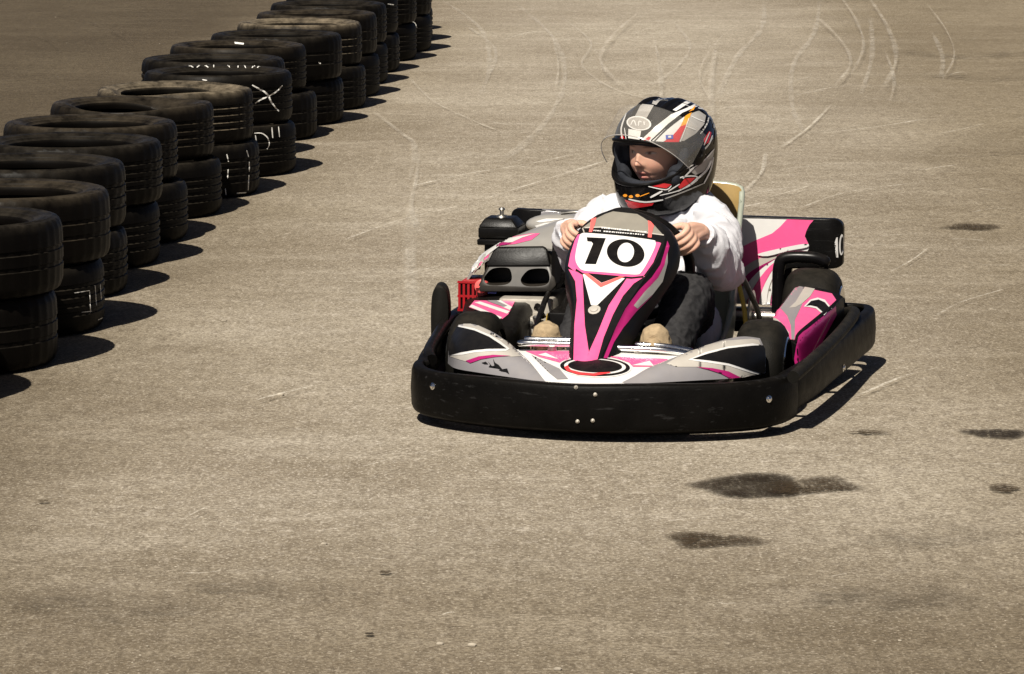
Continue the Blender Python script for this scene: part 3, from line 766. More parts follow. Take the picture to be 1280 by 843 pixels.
part('wheel_arch_plate', prism_vf([(.305, .10), (.345, .10), (.345, .27), (.44, .275), (.44, .30), (.305, .30)], lambda x, z: (x, 1.405, z), lambda x, z: (x, 1.44, z)), 'black', bev=.004)
# side pods
def pod(s, inner, top_mat):
    # stations towards the tail: y, inner x, outer x, top z inner, top z outer
    st = [(.645, inner + .03, .458, .170, .172), (.70, inner, .468, .188, .184), (.80, inner, .482, .206, .198), (.92, inner, .500, .226, .214), (1.04, inner + .01, .517, .246, .230), (1.12, inner + .02, .526, .258, .238)]
    if s < 0: st = st[:-2] + [(.985, inner, .507, .236, .224)]
    rings = []
    for y, xi, xo, zi, zo in st:
        pts = [(xi - .01, .075), (xi - .008, zi - .02), (xi, zi - .004), (xi + .012, zi + .002)]
        for k in range(1, 8):
            t = k / 8; pts.append((lerp(xi + .012, xo - .008, t), lerp(zi, zo, t) + .008 * math.sin(math.pi * t)))
        pts += [(xo - .008, zo + .001), (xo, zo - .004), (xo + .003, zo - .016), (xo + .012, .075)]
        rings.append([Vector((s * x, y, z)) for x, z in pts])
    dense = [cat([r[i] for r in rings], 4) for i in range(len(rings[0]))]
    rings = [[d[i] for d in dense] for i in range(len(dense[0]))]
    o = part('side_pod', loft(rings), top_mat, angle=40); return o
podL = pod(1, .372, 'black'); podR = pod(-1, .312, 'black')
# tall guard fin outside the other pod
fin = [(.0, .07), (.035, .07), (.045, .14), (.048, .20), (.044, .245), (.034, .266), (.018, .272), (.004, .262), (-.004, .23), (-.006, .16)]
fin = [(p.x, p.y) for p in cat([(a, b, 0) for a, b in fin], 4, True)]
part('side_guard', prism_vf(fin, lambda x, z: (-.572 + x * .95, .84, z), lambda x, z: (-.585 + x * .95, .93, z)), 'kart_tyre', bev=.006)
# seat: fibreglass bucket
def seat_fn(u, v):
    C = curve([(0, .80, .075), (0, .92, .052), (0, 1.08, .050), (0, 1.20, .085), (0, 1.275, .20), (0, 1.33, .36), (0, 1.36, .515)])(v)
    T = (curve([(0, .80, .075), (0, .92, .052), (0, 1.08, .050), (0, 1.20, .085), (0, 1.275, .20), (0, 1.33, .36), (0, 1.36, .515)])(min(1, v + .02)) - curve([(0, .80, .075), (0, .92, .052), (0, 1.08, .050), (0, 1.20, .085), (0, 1.275, .20), (0, 1.33, .36), (0, 1.36, .515)])(max(0, v - .02))).normalized()
    Nn = Vector((0, -T.z, T.y))
    if Nn.z < 0 and v < .4: Nn = -Nn
    a = 2 * u - 1; hw = .205 - .02 * abs(v - .55); side = .045 + .135 * math.exp(-((v - .55) / .28) ** 2)
    if v > .9: side *= .6 + 4 * (1 - v)
    s_ = abs(a); x = hw * (math.sin(min(1, s_ / .72) * math.pi / 2)); h = side * max(0, (s_ - .45) / .55) ** 1.6
    drop = .06 * max(0, v - .85) / .15 * s_ ** 3
    return C + Vector((math.copysign(x + .012 * max(0, s_ - .72), a) * (1 - .14 * v) + .012 + .030 * v, 0, 0)) + Nn * h - T * drop
seat = part('seat', grid_fn(seat_fn, 40, 40), 'seat', angle=60); solidify(seat, .008, bevel=0)
rim_pts = [seat_fn(1, v / 24) for v in range(25)] + [seat_fn(1 - u / 16, 1) for u in range(1, 17)] + [seat_fn(0, 1 - v / 24) for v in range(1, 25)]
tube('seat_edge', rim_pts, .0085, MA['seat'], seat, 10, 1, round_end=True)
part('seat_back_panel', grid_fn(lambda u, v: seat_fn(.16 + .68 * u, .80 + .205 * v) + Vector((0, -.012, .004)), 14, 10), 'seat_in', seat)
for s in (1, -1):
    tube('seat_strut', [(s * .225, 1.22, .28), (s * .262, 1.30, .17), (s * .27, 1.36, .09)], .008, MA['steel'], kart, 8, 3)
tube('brace_bar', [(.235, 1.12, .265), (.262, 1.06, .19), (.275, 1.0, .10)], .007, MA['cable'], kart, 8, 3)
# steering wheel and column
SWC = Vector((.006, .70, .362)); SU = Vector((0, -.40, .917)); SX = Vector((1, 0, 0)); SN = SX.cross(SU)      # SN points to the front
SR = .158
def swp(a, n=0., r=SR): return SWC + SX * (math.cos(a) * r) + SU * (math.sin(a) * r) + SN * n
swr = [swp(2 * math.pi * k / 48) for k in range(48)]
swh = part('steering_wheel', lathe_vf([(.001, -.02), (.04, -.018), (.045, -.005), (.04, .012), (.001, .014)], 24, 'z', (0, 0, 0), False), 'black')
q = SN.to_track_quat('Z', 'Y').to_matrix()
for v in swh.data.vertices: v.co = q @ v.co + SWC
tube('wheel_rim', swr, .0145, MA['black'], swh, 14, 1, closed=True)
for a in (-.25, math.pi + .25, -math.pi / 2):
    tube('spoke', [SWC + (swp(a) - SWC) * .2, SWC + (swp(a) - SWC) * .6, swp(a)], [.016, .011, .010], MA['steel'] if a < 3 else MA['steel'], swh, 8, 3)
tube('steering_column', [tuple(SWC), (0.01, .40, .20), (0.005, .22, .11)], .011, MA['steel'], kart, 10, 1)
# pedals: chrome bars the feet push on
for pts in ([(-.205, .232, .213), (-.19, .225, .216), (-.12, .222, .217), (-.055, .222, .218)], [(.025, .222, .212), (.10, .220, .211), (.17, .224, .209), (.235, .245, .196)]):
    pd = tube('pedal', pts, .0085, MA['chrome'], kart, 12, 5, round_end=True)
    xm = -.118 if pts[0][0] < 0 else .105
    tube('pedal_arm', [(xm, .226, .212), (xm, .232, .16), (xm, .25, .07)], .014, MA['steel'], pd, 10, 3)
    tube('pedal_bar', [(x, y + .018, z + .008) for x, y, z in pts[1:]], .007, MA['chrome'], pd, 10, 5, round_end=True)
for x in (.058, .076): tube('brake_rod', [(x, .245, .20), (x, .26, .08)], .004, MA['chrome'], kart, 8, 1)
# fuel tank between the legs
tank = part('fuel_tank', box_vf(.012, .105, .42, .60, .05, .215), 'tank', bev=.018, seg=3)
part('tank_cap', lathe_vf([(.0005, .215), (.024, .215), (.024, .232), (.018, .236), (.0005, .236)], 20, 'z', (.055, .5, 0), False), 'black', tank)
# engine on the kart's right side
eng = part('engine', joinvf([box_vf(-.40, -.25, .90, 1.14, .085, .235), box_vf(-.37, -.29, .86, .92, .11, .19)]), 'alloy', bev=.008)
for k in range(6):
    part('cooling_fin', box_vf(-.41, -.262, .895, 1.15, .10 + k * .018, .106 + k * .018), 'alloy', eng)
for k in range(5): part('engine_bolt', lathe_vf([(.0005, 0), (.007, 0), (.007, -.005), (.0005, -.006)], 10, 'y', (-.300 + .012 * (k % 3), .858 - .0 * k, .125 + .016 * k), False), 'steel', eng)
tube('spark_plug', [(-.285, .86, .215), (-.275, .83, .225), (-.255, .80, .20)], .008, MA['black'], eng, 8, 4)
part('exhaust_flange', box_vf(-.255, -.215, .88, .96, .12, .20), 'alloy', eng, bev=.006)
tube('exhaust_pipe', [(-.235, .92, .16), (-.19, .88, .13), (-.205, .80, .09), (-.25, .78, .075)], .017, MA['black'], kart, 10, 5)
tube('throttle_cable', [(-.16, .30, .12), (-.19, .42, .17), (-.22, .62, .16), (-.25, .85, .2)], .0045, MA['cable'], kart, 8, 6)
tube('brake_hose', [(-.13, .30, .11), (-.215, .50, .19), (-.24, .72, .24), (-.26, .9, .25)], .008, MA['black'], kart, 8, 6)
tube('wiring_loom', [(-.20, .98, .26), (-.205, .86, .22), (-.185, .70, .14), (-.20, .55, .07)], .013, MA['black'], kart, 8, 6)
part('battery_box', box_vf(-.235, -.165, .76, .90, .05, .22), 'black', bev=.008)
# red recoil starter with its ribs and cap
st_ = part('starter_cover', box_vf(-.526, -.445, .97, 1.10, .180, .272), 'red_metal', eng, bev=.014, seg=3)
for k in range(4):
    part('starter_rib', box_vf(-.527 + k * .013, -.5205 + k * .013, .962, .972, .19, .262), 'red_metal', eng)
part('starter_grille', box_vf(-.527, -.478, .967, .9695, .188, .264), 'black', eng)
for zz in (.186, .225, .264): part('starter_rib', box_vf(-.529, -.476, .9625, .9690, zz, zz + .006), 'red_metal', eng)
part('filler_cap', lathe_vf([(.0005, .0), (.019, .0), (.019, -.018), (.013, -.021), (.0005, -.021)], 18, 'y', (-.459, .968, .258), False), 'salmon', eng)
part('cap_grip', box_vf(-.474, -.444, .940, .948, .2555, .2605), 'salmon', eng)
part('spark_lead', box_vf(-.442, -.418, .957, .965, .238, .243), 'blue', eng)
# duct with two mouths
duct_pts = [(-.462, .245), (-.262, .250), (-.245, .268), (-.256, .300), (-.276, .352), (-.288, .360), (-.420, .355), (-.432, .345), (-.452, .300), (-.467, .262)]
duct = part('air_duct', prism_vf(duct_pts, lambda x, z: (x, .935 + (z - .25) * .45, z), lambda x, z: (x * .98, 1.08, z)), 'duct', bev=.008)
cutters = []
for x0, x1 in ((-.454, -.370), (-.350, -.264)):
    c = mk('cut', *prism_vf([(p.x, p.y) for p in cat([(x0 + .02, .264, 0), (x1 - .02, .266, 0), (x1 - .003, .278, 0), (x1 - .006, .300, 0), (x1 - .018, .311, 0), (x0 + .03, .309, 0), (x0 + .012, .297, 0), (x0 + .003, .278, 0)], 4, True)], lambda x, z: (x, .80, z), lambda x, z: (x, 1.05, z)), None)
    c.parent = kart; cutters.append(c)
bpy.context.view_layer.update()
for c in cutters:
    b = duct.modifiers.new('x', 'BOOLEAN'); b.operation = 'DIFFERENCE'; b.object = c; b.solver = 'EXACT'
bake(duct)
if not duct.data.materials: duct.data.materials.append(MA['duct'])
for c in cutters: bpy.data.objects.remove(c)
part('duct_lip', prism_vf([(-.447, .315), (-.266, .320), (-.280, .362), (-.292, .368), (-.420, .363), (-.432, .352)], lambda x, z: (x, .925 + (z - .25) * .5, z), lambda x, z: (x, .99, z + .004)), 'black', duct, bev=.005)
part('duct_liner', box_vf(-.470, -.262, 1.052, 1.058, .258, .318), 'gloss_black', duct)
# engine cover
def cov_fn(u, v):
    # u from the outside edge to the seat, v front to tail
    P0 = curve([(-.515, .985, .255), (-.500, .985, .285), (-.455, .985, .328), (-.40, .985, .350), (-.33, .985, .364), (-.26, .985, .362), (-.222, .985, .34), (-.214, .985, .262)])(u)
    P1 = curve([(-.512, 1.16, .280), (-.492, 1.16, .325), (-.44, 1.165, .356), (-.39, 1.20, .380), (-.30, 1.26, .410), (-.21, 1.28, .414), (-.185, 1.28, .39), (-.18, 1.28, .30)])(u)
    return P0.lerp(P1, v) + Vector((0, 0, .012 * math.sin(math.pi * v)))
cover = part('engine_cover', grid_fn(cov_fn, 40, 12), 'silver', angle=60); solidify(cover, .006)
# black loop beside the cover
lp = [(-.262, .262), (-.235, .262), (-.222, .30), (-.222, .36), (-.228, .395), (-.245, .402), (-.258, .392), (-.262, .34)]
lp = [(p.x, p.y) for p in cat([(a, b, 0) for a, b in lp], 4, True)]
part('cover_vent', prism_vf(lp, lambda x, z: (x, .955, z), lambda x, z: (x, 1.02, z)), 'black', bev=.006)
part('cover_vent_recess', prism_vf([(-.244 + (x + .244) * .45, .33 + (z - .33) * .78) for x, z in lp], lambda x, z: (x, .9535, z), lambda x, z: (x, .956, z)), 'gloss_black')
# fuel box with bevelled lid and knob, standing on the cover's outer tail corner
def taper_box(x0, x1, y0, y1, z0, z1, ins):
    V = [(x0, y0, z0), (x1, y0, z0), (x1, y1, z0), (x0, y1, z0), (x0 + ins, y0 + ins, z1), (x1 - ins * 1.3, y0 + ins, z1), (x1 - ins * 1.3, y1 - ins, z1), (x0 + ins, y1 - ins, z1)]
    return V, [(0, 3, 2, 1), (4, 5, 6, 7), (0, 1, 5, 4), (1, 2, 6, 5), (2, 3, 7, 6), (3, 0, 4, 7)]
fb = part('air_filter_box', joinvf([box_vf(-.518, -.398, 1.17, 1.29, .345, .362), box_vf(-.515, -.401, 1.173, 1.287, .364, .395)]), 'black', bev=.004)
part('filter_lid', taper_box(-.515, -.401, 1.173, 1.287, .3955, .420, .016), 'black', fb, bev=.004)
part('filter_knob', lathe_vf([(.0005, 0), (.017, 0), (.015, .005), (.006, .007), (.006, .018), (.010, .022), (.006, .027), (.0005, .028)], 16, 'z', (-.457, 1.225, .420), False), 'steel', fb)
part('filter_seat', box_vf(-.50, -.41, 1.19, 1.27, .20, .345), 'black', fb)
# bulge behind the cover, by the rear guard
bl = part('intake_scoop', ellipsoid_vf((-.32, 1.36, .385), (.095, .06, .032), 24, 12), 'silver', angle=180)
tube('throttle_linkage', [(-.30, 1.30, .425), (-.25, 1.29, .432), (-.20, 1.29, .428)], .005, MA['steel'], kart, 8, 4)

# ------------------------------------------------------------------ the kart's print
cA = crop(690, 250, 1102 / 170); cB = crop(680, 240, 996 / 260); cC = crop(540, 340, 899 / 160); cD = crop(800, 370, 4)
cE = crop(640, 360, 1280 / 220); cG = crop(940, 250, 955 / 170); cH = crop(800, 230, 4); cJ = crop(900, 340, 932 / 210); cK = crop(560, 270, 1038 / 160); cL = crop(590, 250, 1280 / 170)
# steering panel
D = lambda nm, on, pts, mt, off=.0012, sm=0, cell=3.0: decal(nm, on, pts, MA[mt], off, None, cell, sm)
D('panel_flank', panel, cB([(590, 235), (572, 300), (556, 350), (515, 410), (455, 470), (388, 560), (338, 660), (285, 795), (300, 805), (335, 720), (380, 650), (440, 575), (515, 500), (560, 430), (582, 330), (600, 260)]), 'magenta', .0010)
D('panel_flank', panel, cB([(590, 290), (575, 350), (545, 410), (480, 480), (428, 545), (445, 560), (520, 490), (566, 430), (590, 340)]), 'silver', .0018)
D('panel_field', panel, cA([(210, 285), (240, 278), (860, 345), (884, 352), (820, 510), (742, 618), (640, 630), (260, 600), (180, 578), (132, 540), (150, 440), (185, 330)]), 'pink', .0010)
D('panel_seam', panel, cA([(196, 560), (250, 595), (650, 628), (740, 618), (742, 634), (640, 644), (250, 604), (190, 580)]), 'charcoal', .0016)
plate = D('number_plate', panel, [(x, y) for x, y in cA([(240, 278), (300, 274), (560, 296), (800, 328), (838, 345), (830, 400), (770, 520), (722, 592), (690, 610), (600, 606), (400, 590), (260, 578), (215, 545), (192, 490), (196, 420), (222, 310)])], 'white', .0022, 3)
D('digit', panel, cA([(283, 310), (437, 317), (357, 528), (268, 525), (334, 362), (322, 346), (288, 342)]), 'gloss_black', .0032, 0, 3)
D('digit', panel, [(x, y) for x, y in cA([(p[0], p[1]) for p in ell(597, 437, 153, 110, 10, 40)])], 'gloss_black', .0032, 0, 3)
D('digit_centre', panel, cA(ell(598, 436, 66, 80, 16, 30)), 'white', .0042, 0, 3)
D('chevron_field', panel, cB([(185, 392), (395, 408), (255, 545), (226, 545)]), 'white', .0014)
D('chevron', panel, cB([(190, 392), (212, 393), (276, 440), (365, 406), (388, 408), (272, 460)]), 'salmon', .0022)
D('chevron_gap', panel, cB([(212, 392), (362, 406), (276, 438)]), 'charcoal', .0022)
D('stripe', panel, cB([(118, 372), (160, 385), (185, 400), (188, 470), (196, 640), (222, 815), (142, 812), (146, 640), (158, 520), (150, 430)]), 'pink', .0012, 0)
D('stripe', panel, cB([(484, 406), (400, 408), (390, 425), (310, 545), (255, 680), (198, 806), (250, 822), (285, 700), (330, 590), (378, 500), (430, 440)]), 'pink', .0012, 0)
bolt(*cB([(241, 566)])[0], panel, .011, 'cream')
D('windscreen', panel, cA([(245, 232), (330, 168), (430, 118), (495, 96), (690, 118), (745, 150), (830, 210), (905, 292), (560, 246), (400, 226)]), 'screen', .0012)
D('windscreen_edge', panel, cA([(245, 226), (400, 220), (560, 240), (905, 286), (905, 294), (560, 250), (400, 230), (245, 236)]), 'cream', .0022)
D('stripe', panel, cA([(318, 160), (362, 148), (350, 200), (325, 268), (300, 266), (312, 215)]), 'salmon', .0026)
D('stripe', panel, cA([(776, 172), (800, 182), (826, 212), (812, 262), (806, 312), (776, 308), (782, 240)]), 'salmon', .0026)
rt = random.Random(11)
for (xa, ya, xb, yb, hh) in ((385, 230, 770, 268, 13), (338, 254, 760, 290, 11)):                 # small lettering too fine to read
    x = xa
    while x < xb:
        wv = rt.uniform(8, 20); y = ya + (yb - ya) * (x - xa) / (xb - xa); h2 = hh * rt.uniform(.7, 1.)
        if rt.random() < .88: D('small_print', panel, cA([(x, y - h2 / 2), (x + wv, y - h2 / 2 + 1), (x + wv - 2, y + h2 / 2), (x - 1, y + h2 / 2)]), 'white', .0028, 0, 6)
        x += wv + rt.uniform(3, 7)
# nose centre
D('nose_field', nose, cE([(100, 462), (430, 462), (440, 545), (380, 555), (200, 505)]), 'pink', .0012)
D('nose_field', nose, cE([(690, 500), (1130, 520), (1140, 560), (1060, 576), (880, 576), (850, 545), (760, 515)]), 'pink', .0012)
D('nose_flash', nose, cE([(190, 492), (245, 478), (340, 524)]), 'white', .0022)
D('nose_flash', nose, cE([(872, 568), (1000, 536), (1032, 572)]), 'white', .0022)
D('nose_facet', nose, cE([(140, 490), (250, 545), (345, 590), (410, 665), (330, 668), (270, 620)]), 'grey', .0014)
D('nose_facet', nose, cE([(800, 690), (900, 640), (1010, 590), (1110, 555), (960, 660), (880, 700)]), 'grey', .0014)
for rx, ry, mt, of in ((266, 76, 'white', .0012), (254, 68, 'gloss_black', .0020), (224, 56, 'white', .0028), (196, 46, 'gloss_black', .0042)):
    D('emblem', nose, cE(ell(604, 578, rx, ry, 2, 44)), mt, of, 0, 3)
D('emblem_arc', nose, cE([(380, 585), (430, 560), (412, 585), (430, 605), (500, 622), (590, 630), (700, 618), (720, 626), (600, 648), (480, 638), (400, 612)]), 'red', .0036, 0, 3)
# wings
def wing_print(on, c, band, black, inner_line, pinkline, greyscuff=None):
    D('wing_band', on, c(band), 'cream', .0010, 0)
    D('wing_outline', on, c(inner_line), 'white', .0018, 0)
    D('wing_field', on, c(black), 'charcoal', .0028, 0)
    D('wing_stripe', on, c(pinkline), 'magenta', .0022, 0)
wing_print(wingR, cC, [(120, 592), (150, 480), (185, 350), (240, 350), (300, 366), (400, 415), (490, 438), (560, 490), (672, 575), (655, 592), (560, 598), (430, 588), (330, 600), (240, 630), (180, 612)],
  [(108, 590), (135, 470), (180, 388), (300, 418), (400, 462), (470, 508), (522, 545), (400, 545), (300, 552), (210, 566)],
  [(124, 588), (155, 460), (192, 378), (300, 402), (405, 446), (480, 492), (545, 545), (520, 560), (400, 560), (300, 568), (215, 584)],
  [(240, 626), (330, 596), (430, 586), (555, 594), (450, 600), (350, 615), (272, 642)])
wing_print(wingL, cD, [(132, 340), (200, 300), (300, 256), (420, 226), (560, 216), (592, 222), (606, 252), (640, 400), (520, 412), (420, 380), (300, 356), (180, 356)],
  [(262, 318), (340, 292), (440, 266), (560, 252), (612, 250), (640, 300), (660, 402), (560, 376), (440, 338), (340, 324)],
  [(240, 322), (330, 284), (440, 256), (560, 240), (600, 246), (616, 300), (636, 402), (560, 388), (440, 350), (330, 334)],
  [(280, 356), (360, 362), (440, 378), (500, 408), (462, 420), (400, 388), (340, 370)])
for pts in ([(395, 630), (410, 655), (400, 670), (440, 660), (430, 610), (445, 640), (470, 655), (452, 668), (500, 690), (460, 680), (420, 660)], [(470, 690), (500, 700), (530, 680), (545, 720), (520, 705), (490, 700)], [(350, 640), (380, 632), (398, 650), (372, 650)]):
    D('scuff', wingR, cC(pts), 'charcoal', .0016)
# rear guard print, outline by outline
D('guard_field', rear, cH([(440, 172), (600, 174), (868, 182), (848, 204), (832, 235), (824, 262), (842, 300), (846, 320), (700, 600), (690, 606), (430, 596)]), 'white', .0008)
D('guard_shade', rear, cL([(660, 92), (1200, 104), (1200, 170), (640, 170)]), 'grey', .0010)
D('guard_swoosh', rear, cH([(735, 177), (868, 182), (848, 204), (832, 235), (824, 262), (842, 300), (740, 330), (640, 352), (560, 390), (488, 440), (440, 490), (440, 420), (488, 380), (490, 325), (560, 290), (660, 248), (700, 215)]), 'pink', .0012, 0, 4.3)
D('guard_panel', rear, cH([(488, 440), (560, 390), (640, 352), (742, 334), (700, 610), (490, 600), (470, 520)]), 'cream', .0010)
D('guard_corner', rear, cH([(470, 172), (498, 168), (480, 200), (470, 215)]), 'magenta', .0014)
for gi, (pts, mt) in enumerate((([(484, 526), (540, 450), (620, 400), (740, 345), (640, 392), (560, 446), (500, 520)], 'magenta'), ([(500, 560), (560, 470), (640, 400), (726, 352), (650, 412), (575, 500), (530, 585), (510, 585)], 'white'), ([(535, 600), (580, 500), (650, 410), (716, 368), (660, 430), (612, 520), (592, 606)], 'pink'),
                ([(596, 606), (616, 520), (668, 425), (708, 385), (672, 450), (642, 530), (630, 608)], 'white'), ([(652, 608), (664, 530), (690, 450), (712, 400), (700, 470), (672, 540), (660, 610)], 'magenta'), ([(634, 608), (648, 530), (680, 445), (706, 398), (686, 470), (660, 540), (648, 608)], 'white'))):
    D('guard_stripe', rear, cH(pts), mt, .0016 + .0007 * gi, 3)
D('guard_band', rear, cH([(590, 350), (700, 322), (830, 298), (836, 316), (740, 334), (640, 360)]), 'white', .0064, 3)
D('digit', rear, cG([(578, 305), (590, 266), (600, 262), (604, 405), (590, 404), (590, 300)]), 'white', .0012, 0, 3)
D('digit', rear, cG(ell(627, 315, 17, 74, 2, 28)), 'white', .0012, 0, 2)
D('digit_centre', rear, cG(ell(627, 315, 8, 56, 2, 24)), 'gloss_black', .0022, 0, 2)
# left pod
D('pod_field', podL, cJ([(260, 265), (330, 205), (400, 120), (425, 82), (620, 122), (645, 160), (600, 205), (430, 345), (412, 380), (360, 372), (310, 300)]), 'pink', .0012)
D('pod_flash', podL, cJ([(258, 262), (290, 245), (345, 290), (382, 340), (380, 378), (362, 374), (345, 325), (310, 288)]), 'cream', .0024)
D('pod_flash', podL, cJ([(335, 205), (425, 80), (465, 88), (430, 145), (410, 190), (455, 185), (415, 270), (412, 378), (395, 378), (392, 300), (372, 245)]), 'grey', .0020)
D('pod_flash', podL, cJ([(384, 204), (420, 170), (470, 88), (526, 98), (500, 140), (455, 180), (420, 200)]), 'cream', .0026)
D('pod_vent_edge', podL, cJ([(464, 198), (500, 160), (540, 148), (580, 160), (616, 205), (602, 215), (575, 246), (530, 208), (490, 200)]), 'white', .0030, 0, 3)
D('pod_vent', podL, cJ([(476, 196), (505, 168), (545, 160), (580, 176), (604, 206), (572, 232), (535, 200), (500, 192)]), 'charcoal', .0038, 0, 3)
D('pod_vent_slot', podL, cJ([(490, 192), (515, 172), (545, 168), (570, 184), (560, 200), (530, 190)]), 'gloss_black', .0046, 0, 3)
D('pod_wall', podL, cJ([(432, 350), (640, 190), (645, 240), (560, 400), (490, 560), (420, 575), (412, 480), (425, 400)]), 'magenta', .0012)
D('pod_rim', podL, stroke(cJ([(418, 395), (432, 350), (520, 275), (605, 205), (650, 160)]), 3.2), 'black', .0040)
D('pod_line', podL, stroke(cJ([(618, 235), (570, 330), (505, 450)]), .5), 'cream', .0022)
D('pod_line', podL, stroke(cJ([(606, 245), (558, 340), (515, 440)]), .4), 'pink', .0022)
# right pod
D('pod_field', podR, cK([(170, 745), (215, 690), (545, 690), (490, 800), (440, 840), (300, 790)]), 'pink', .0012)
for pts in ([(215, 708), (260, 700), (500, 780), (480, 800)], [(330, 692), (430, 692), (520, 745), (500, 770)], [(172, 742), (195, 725), (440, 830), (420, 842)]):
    D('pod_flash', podR, cK(pts), 'white', .0022)
D('pod_flash', podR, cK([(310, 694), (395, 694), (480, 735), (450, 745)]), 'grey', .0026)
# engine cover
D('cover_field', cover, cL([(0, 720), (10, 600), (60, 460), (110, 385), (330, 360), (560, 318), (640, 318), (560, 380), (400, 420), (200, 440), (110, 640), (70, 720)]), 'pink', .0012)
D('cover_flash', cover, cL([(0, 680), (10, 590), (130, 490), (250, 415), (330, 365), (370, 360), (290, 415), (180, 500), (110, 560), (40, 640)]), 'white', .0022)
D('cover_flash', cover, cL([(290, 412), (350, 366), (600, 322), (480, 360), (380, 405)]), 'white', .0024)
D('cover_line', cover, cL([(215, 425), (300, 405), (380, 412), (320, 430), (240, 440)]), 'magenta', .0026)
D('cover_flash', cover, cL([(0, 700), (110, 520), (140, 510), (100, 600), (30, 700)]), 'cream', .0026)
D('cover_field', cover, cL([(700, 515), (750, 510), (760, 570), (730, 560)]), 'pink', .0014)
D('cover_field', cover, cL([(820, 690), (830, 625), (900, 625), (880, 760), (800, 760)]), 'pink', .0014)
D('cover_line', cover, cL([(820, 680), (905, 690), (904, 700), (820, 692)]), 'magenta', .0022)
D('scoop_flash', bl, cL([(600, 205), (700, 180), (880, 180), (760, 200), (640, 215)]), 'white', .0014)
D('scoop_flash', bl, cL([(590, 245), (680, 222), (745, 220), (680, 260), (630, 278)]), 'white', .0014)

# ------------------------------------------------------------------ the driver (same axes as the kart)
PO = Vector((0, 1.05, .05))
person = bpy.data.objects.new('person', None); col.objects.link(person)
person.location = kart.matrix_world @ PO; person.rotation_euler = (0, 0, KYAW)
OFF['person'] = PO
tag(person, 'child in white hooded sweatshirt, dark jeans and full-face helmet driving the kart', 'person')
bpy.context.view_layer.update()
HC = Vector((.036, 1.06, .628))
HR = Matrix.Rotation(R(-26), 3, 'Z') @ Matrix.Rotation(R(4), 3, 'X')
def hp(x, y, z): return HC + HR @ Vector((x, y, z))
def g2(x, z, cx, cz, sx, sz): return math.exp(-((x - cx) / sx) ** 2 - ((z - cz) / sz) ** 2)
def face_disp(x, z):
    d = 0
    for s in (1, -1):
        d -= .0085 * g2(x, z, s * .030, .004, .015, .010); d += .0045 * g2(x, z, s * .028, .022, .020, .007)
        d += .0045 * g2(x, z, s * .036, -.036, .020, .018); d += .004 * g2(x, z, s * .011, -.029, .006, .006)
        d += .0035 * g2(x, z, s * .030, .004, .009, .006)
    d += .012 * g2(x, z, 0, -.012, .0085, .02) + .0155 * g2(x, z, 0, -.028, .0095, .010)
    d += .0065 * g2(x, z, 0, -.053, .019, .0048) + .0075 * g2(x, z, 0, -.067, .017, .0058) - .004 * g2(x, z, 0, -.0595, .022, .0022)
    d -= .003 * g2(x, z, 0, -.078, .02, .005); d += .009 * g2(x, z, 0, -.094, .018, .013)
    return d
def head_vf():
    rings = []
    for i in range(91):
        ph = -1.53 + 3.06 * i / 90; ring = []
        for k in range(120):
            a = 2 * math.pi * k / 120
            x = .071 * math.cos(ph) * math.sin(a); y = -.088 * math.cos(ph) * math.cos(a); z = .112 * math.sin(ph)
            if z < -.03: x *= 1 - .28 * ((-.03 - z) / .08) ** 1.4
            if y < -.02: y -= face_disp(x, z) * min(1, (-.02 - y) / .03)
            ring.append(hp(x, y - .034, z + .015))
        rings.append(ring)
    return loft(rings)
def hand_vf(ang, side):
    """a fist closed on the rim; o: outwards, n: towards the driver, t: along the rim (upwards)"""
    c = swp(ang); o = (c - SWC).normalized(); nd = -SN; t = (SU - o * o.dot(SU)).normalized()
    def p(a, b, k): return c + o * a + nd * b + t * k
    out = []
    for k, (tt, ln) in enumerate(((.027, .92), (.0095, 1.0), (-.008, .96), (-.0245, .84))):
        rr = .0086 if k < 3 else .0076
        out.append(tube_vf([p(.030, .020, tt * 1.02), p(.036, -.004, tt), p(.026, -.0235 * ln, tt), p(.006, -.0275 * ln, tt * .97), p(-.013 * ln, -.022, tt * .94)],
                           [rr * 1.10, rr * 1.14, rr * .98, rr * 1.0, rr * .76], 10, 5))
    # palm, heel of the hand
    out.append(tube_vf([p(.028, .014, .026), p(.030, .018, 0), p(.028, .016, -.024)], [.0125, .0145, .0125], 12, 4))
    wr = p(.036, .072, -.030)
    for tt in (.020, .004, -.014):
        out.append(tube_vf([p(.030, .014, tt), p(.032, .040, tt * .8 - .010), wr + t * tt * .35], [.013, .0165, .017], 12, 4))
    # thumb: leaves the side of the palm near its base and lies along the rim
    out.append(tube_vf([p(.026, .040, .004), p(.012, .034, .026), p(-.004, .022, .036), p(-.016, .010, .041)], [.0125, .0108, .0094, .0078], 10, 5))
    return out, wr
hL, wL = hand_vf(R(29), 1); hR_, wR = hand_vf(R(151), -1)
shL, shR = Vector((.146, 1.055, .462)), Vector((-.110, 1.045, .458))
elL, elR = Vector((.216, .905, .328)), Vector((-.160, .91, .348))
bp = [head_vf()] + hL + hR_
bp += [tube_vf([shL, elL, wL], [.040, .033, .019], 14, 5), tube_vf([shR, elR, wR], [.040, .033, .019], 14, 5)]
bp += [tube_vf([hp(0, .02, -.08), (.022, 1.085, .50), (.012, 1.07, .44)], [.045, .045, .06], 16, 4)]
bp += [tube_vf([(.012, 1.065, .44), (0, 1.075, .28), (0, 1.06, .15)], [.085, .10, .105], 20, 4), tube_vf([shL, (.012, 1.07, .445), shR], [.045, .06, .045], 14, 3)]
JL = [(.080, 1.03, .135), (.128, .86, .225), (.158, .70, .283), (.148, .55, .205), (.137, .405, .115)]
JR = [(-.070, 1.03, .135), (-.086, .86, .215), (-.094, .69, .262), (-.116, .55, .19), (-.142, .405, .110)]
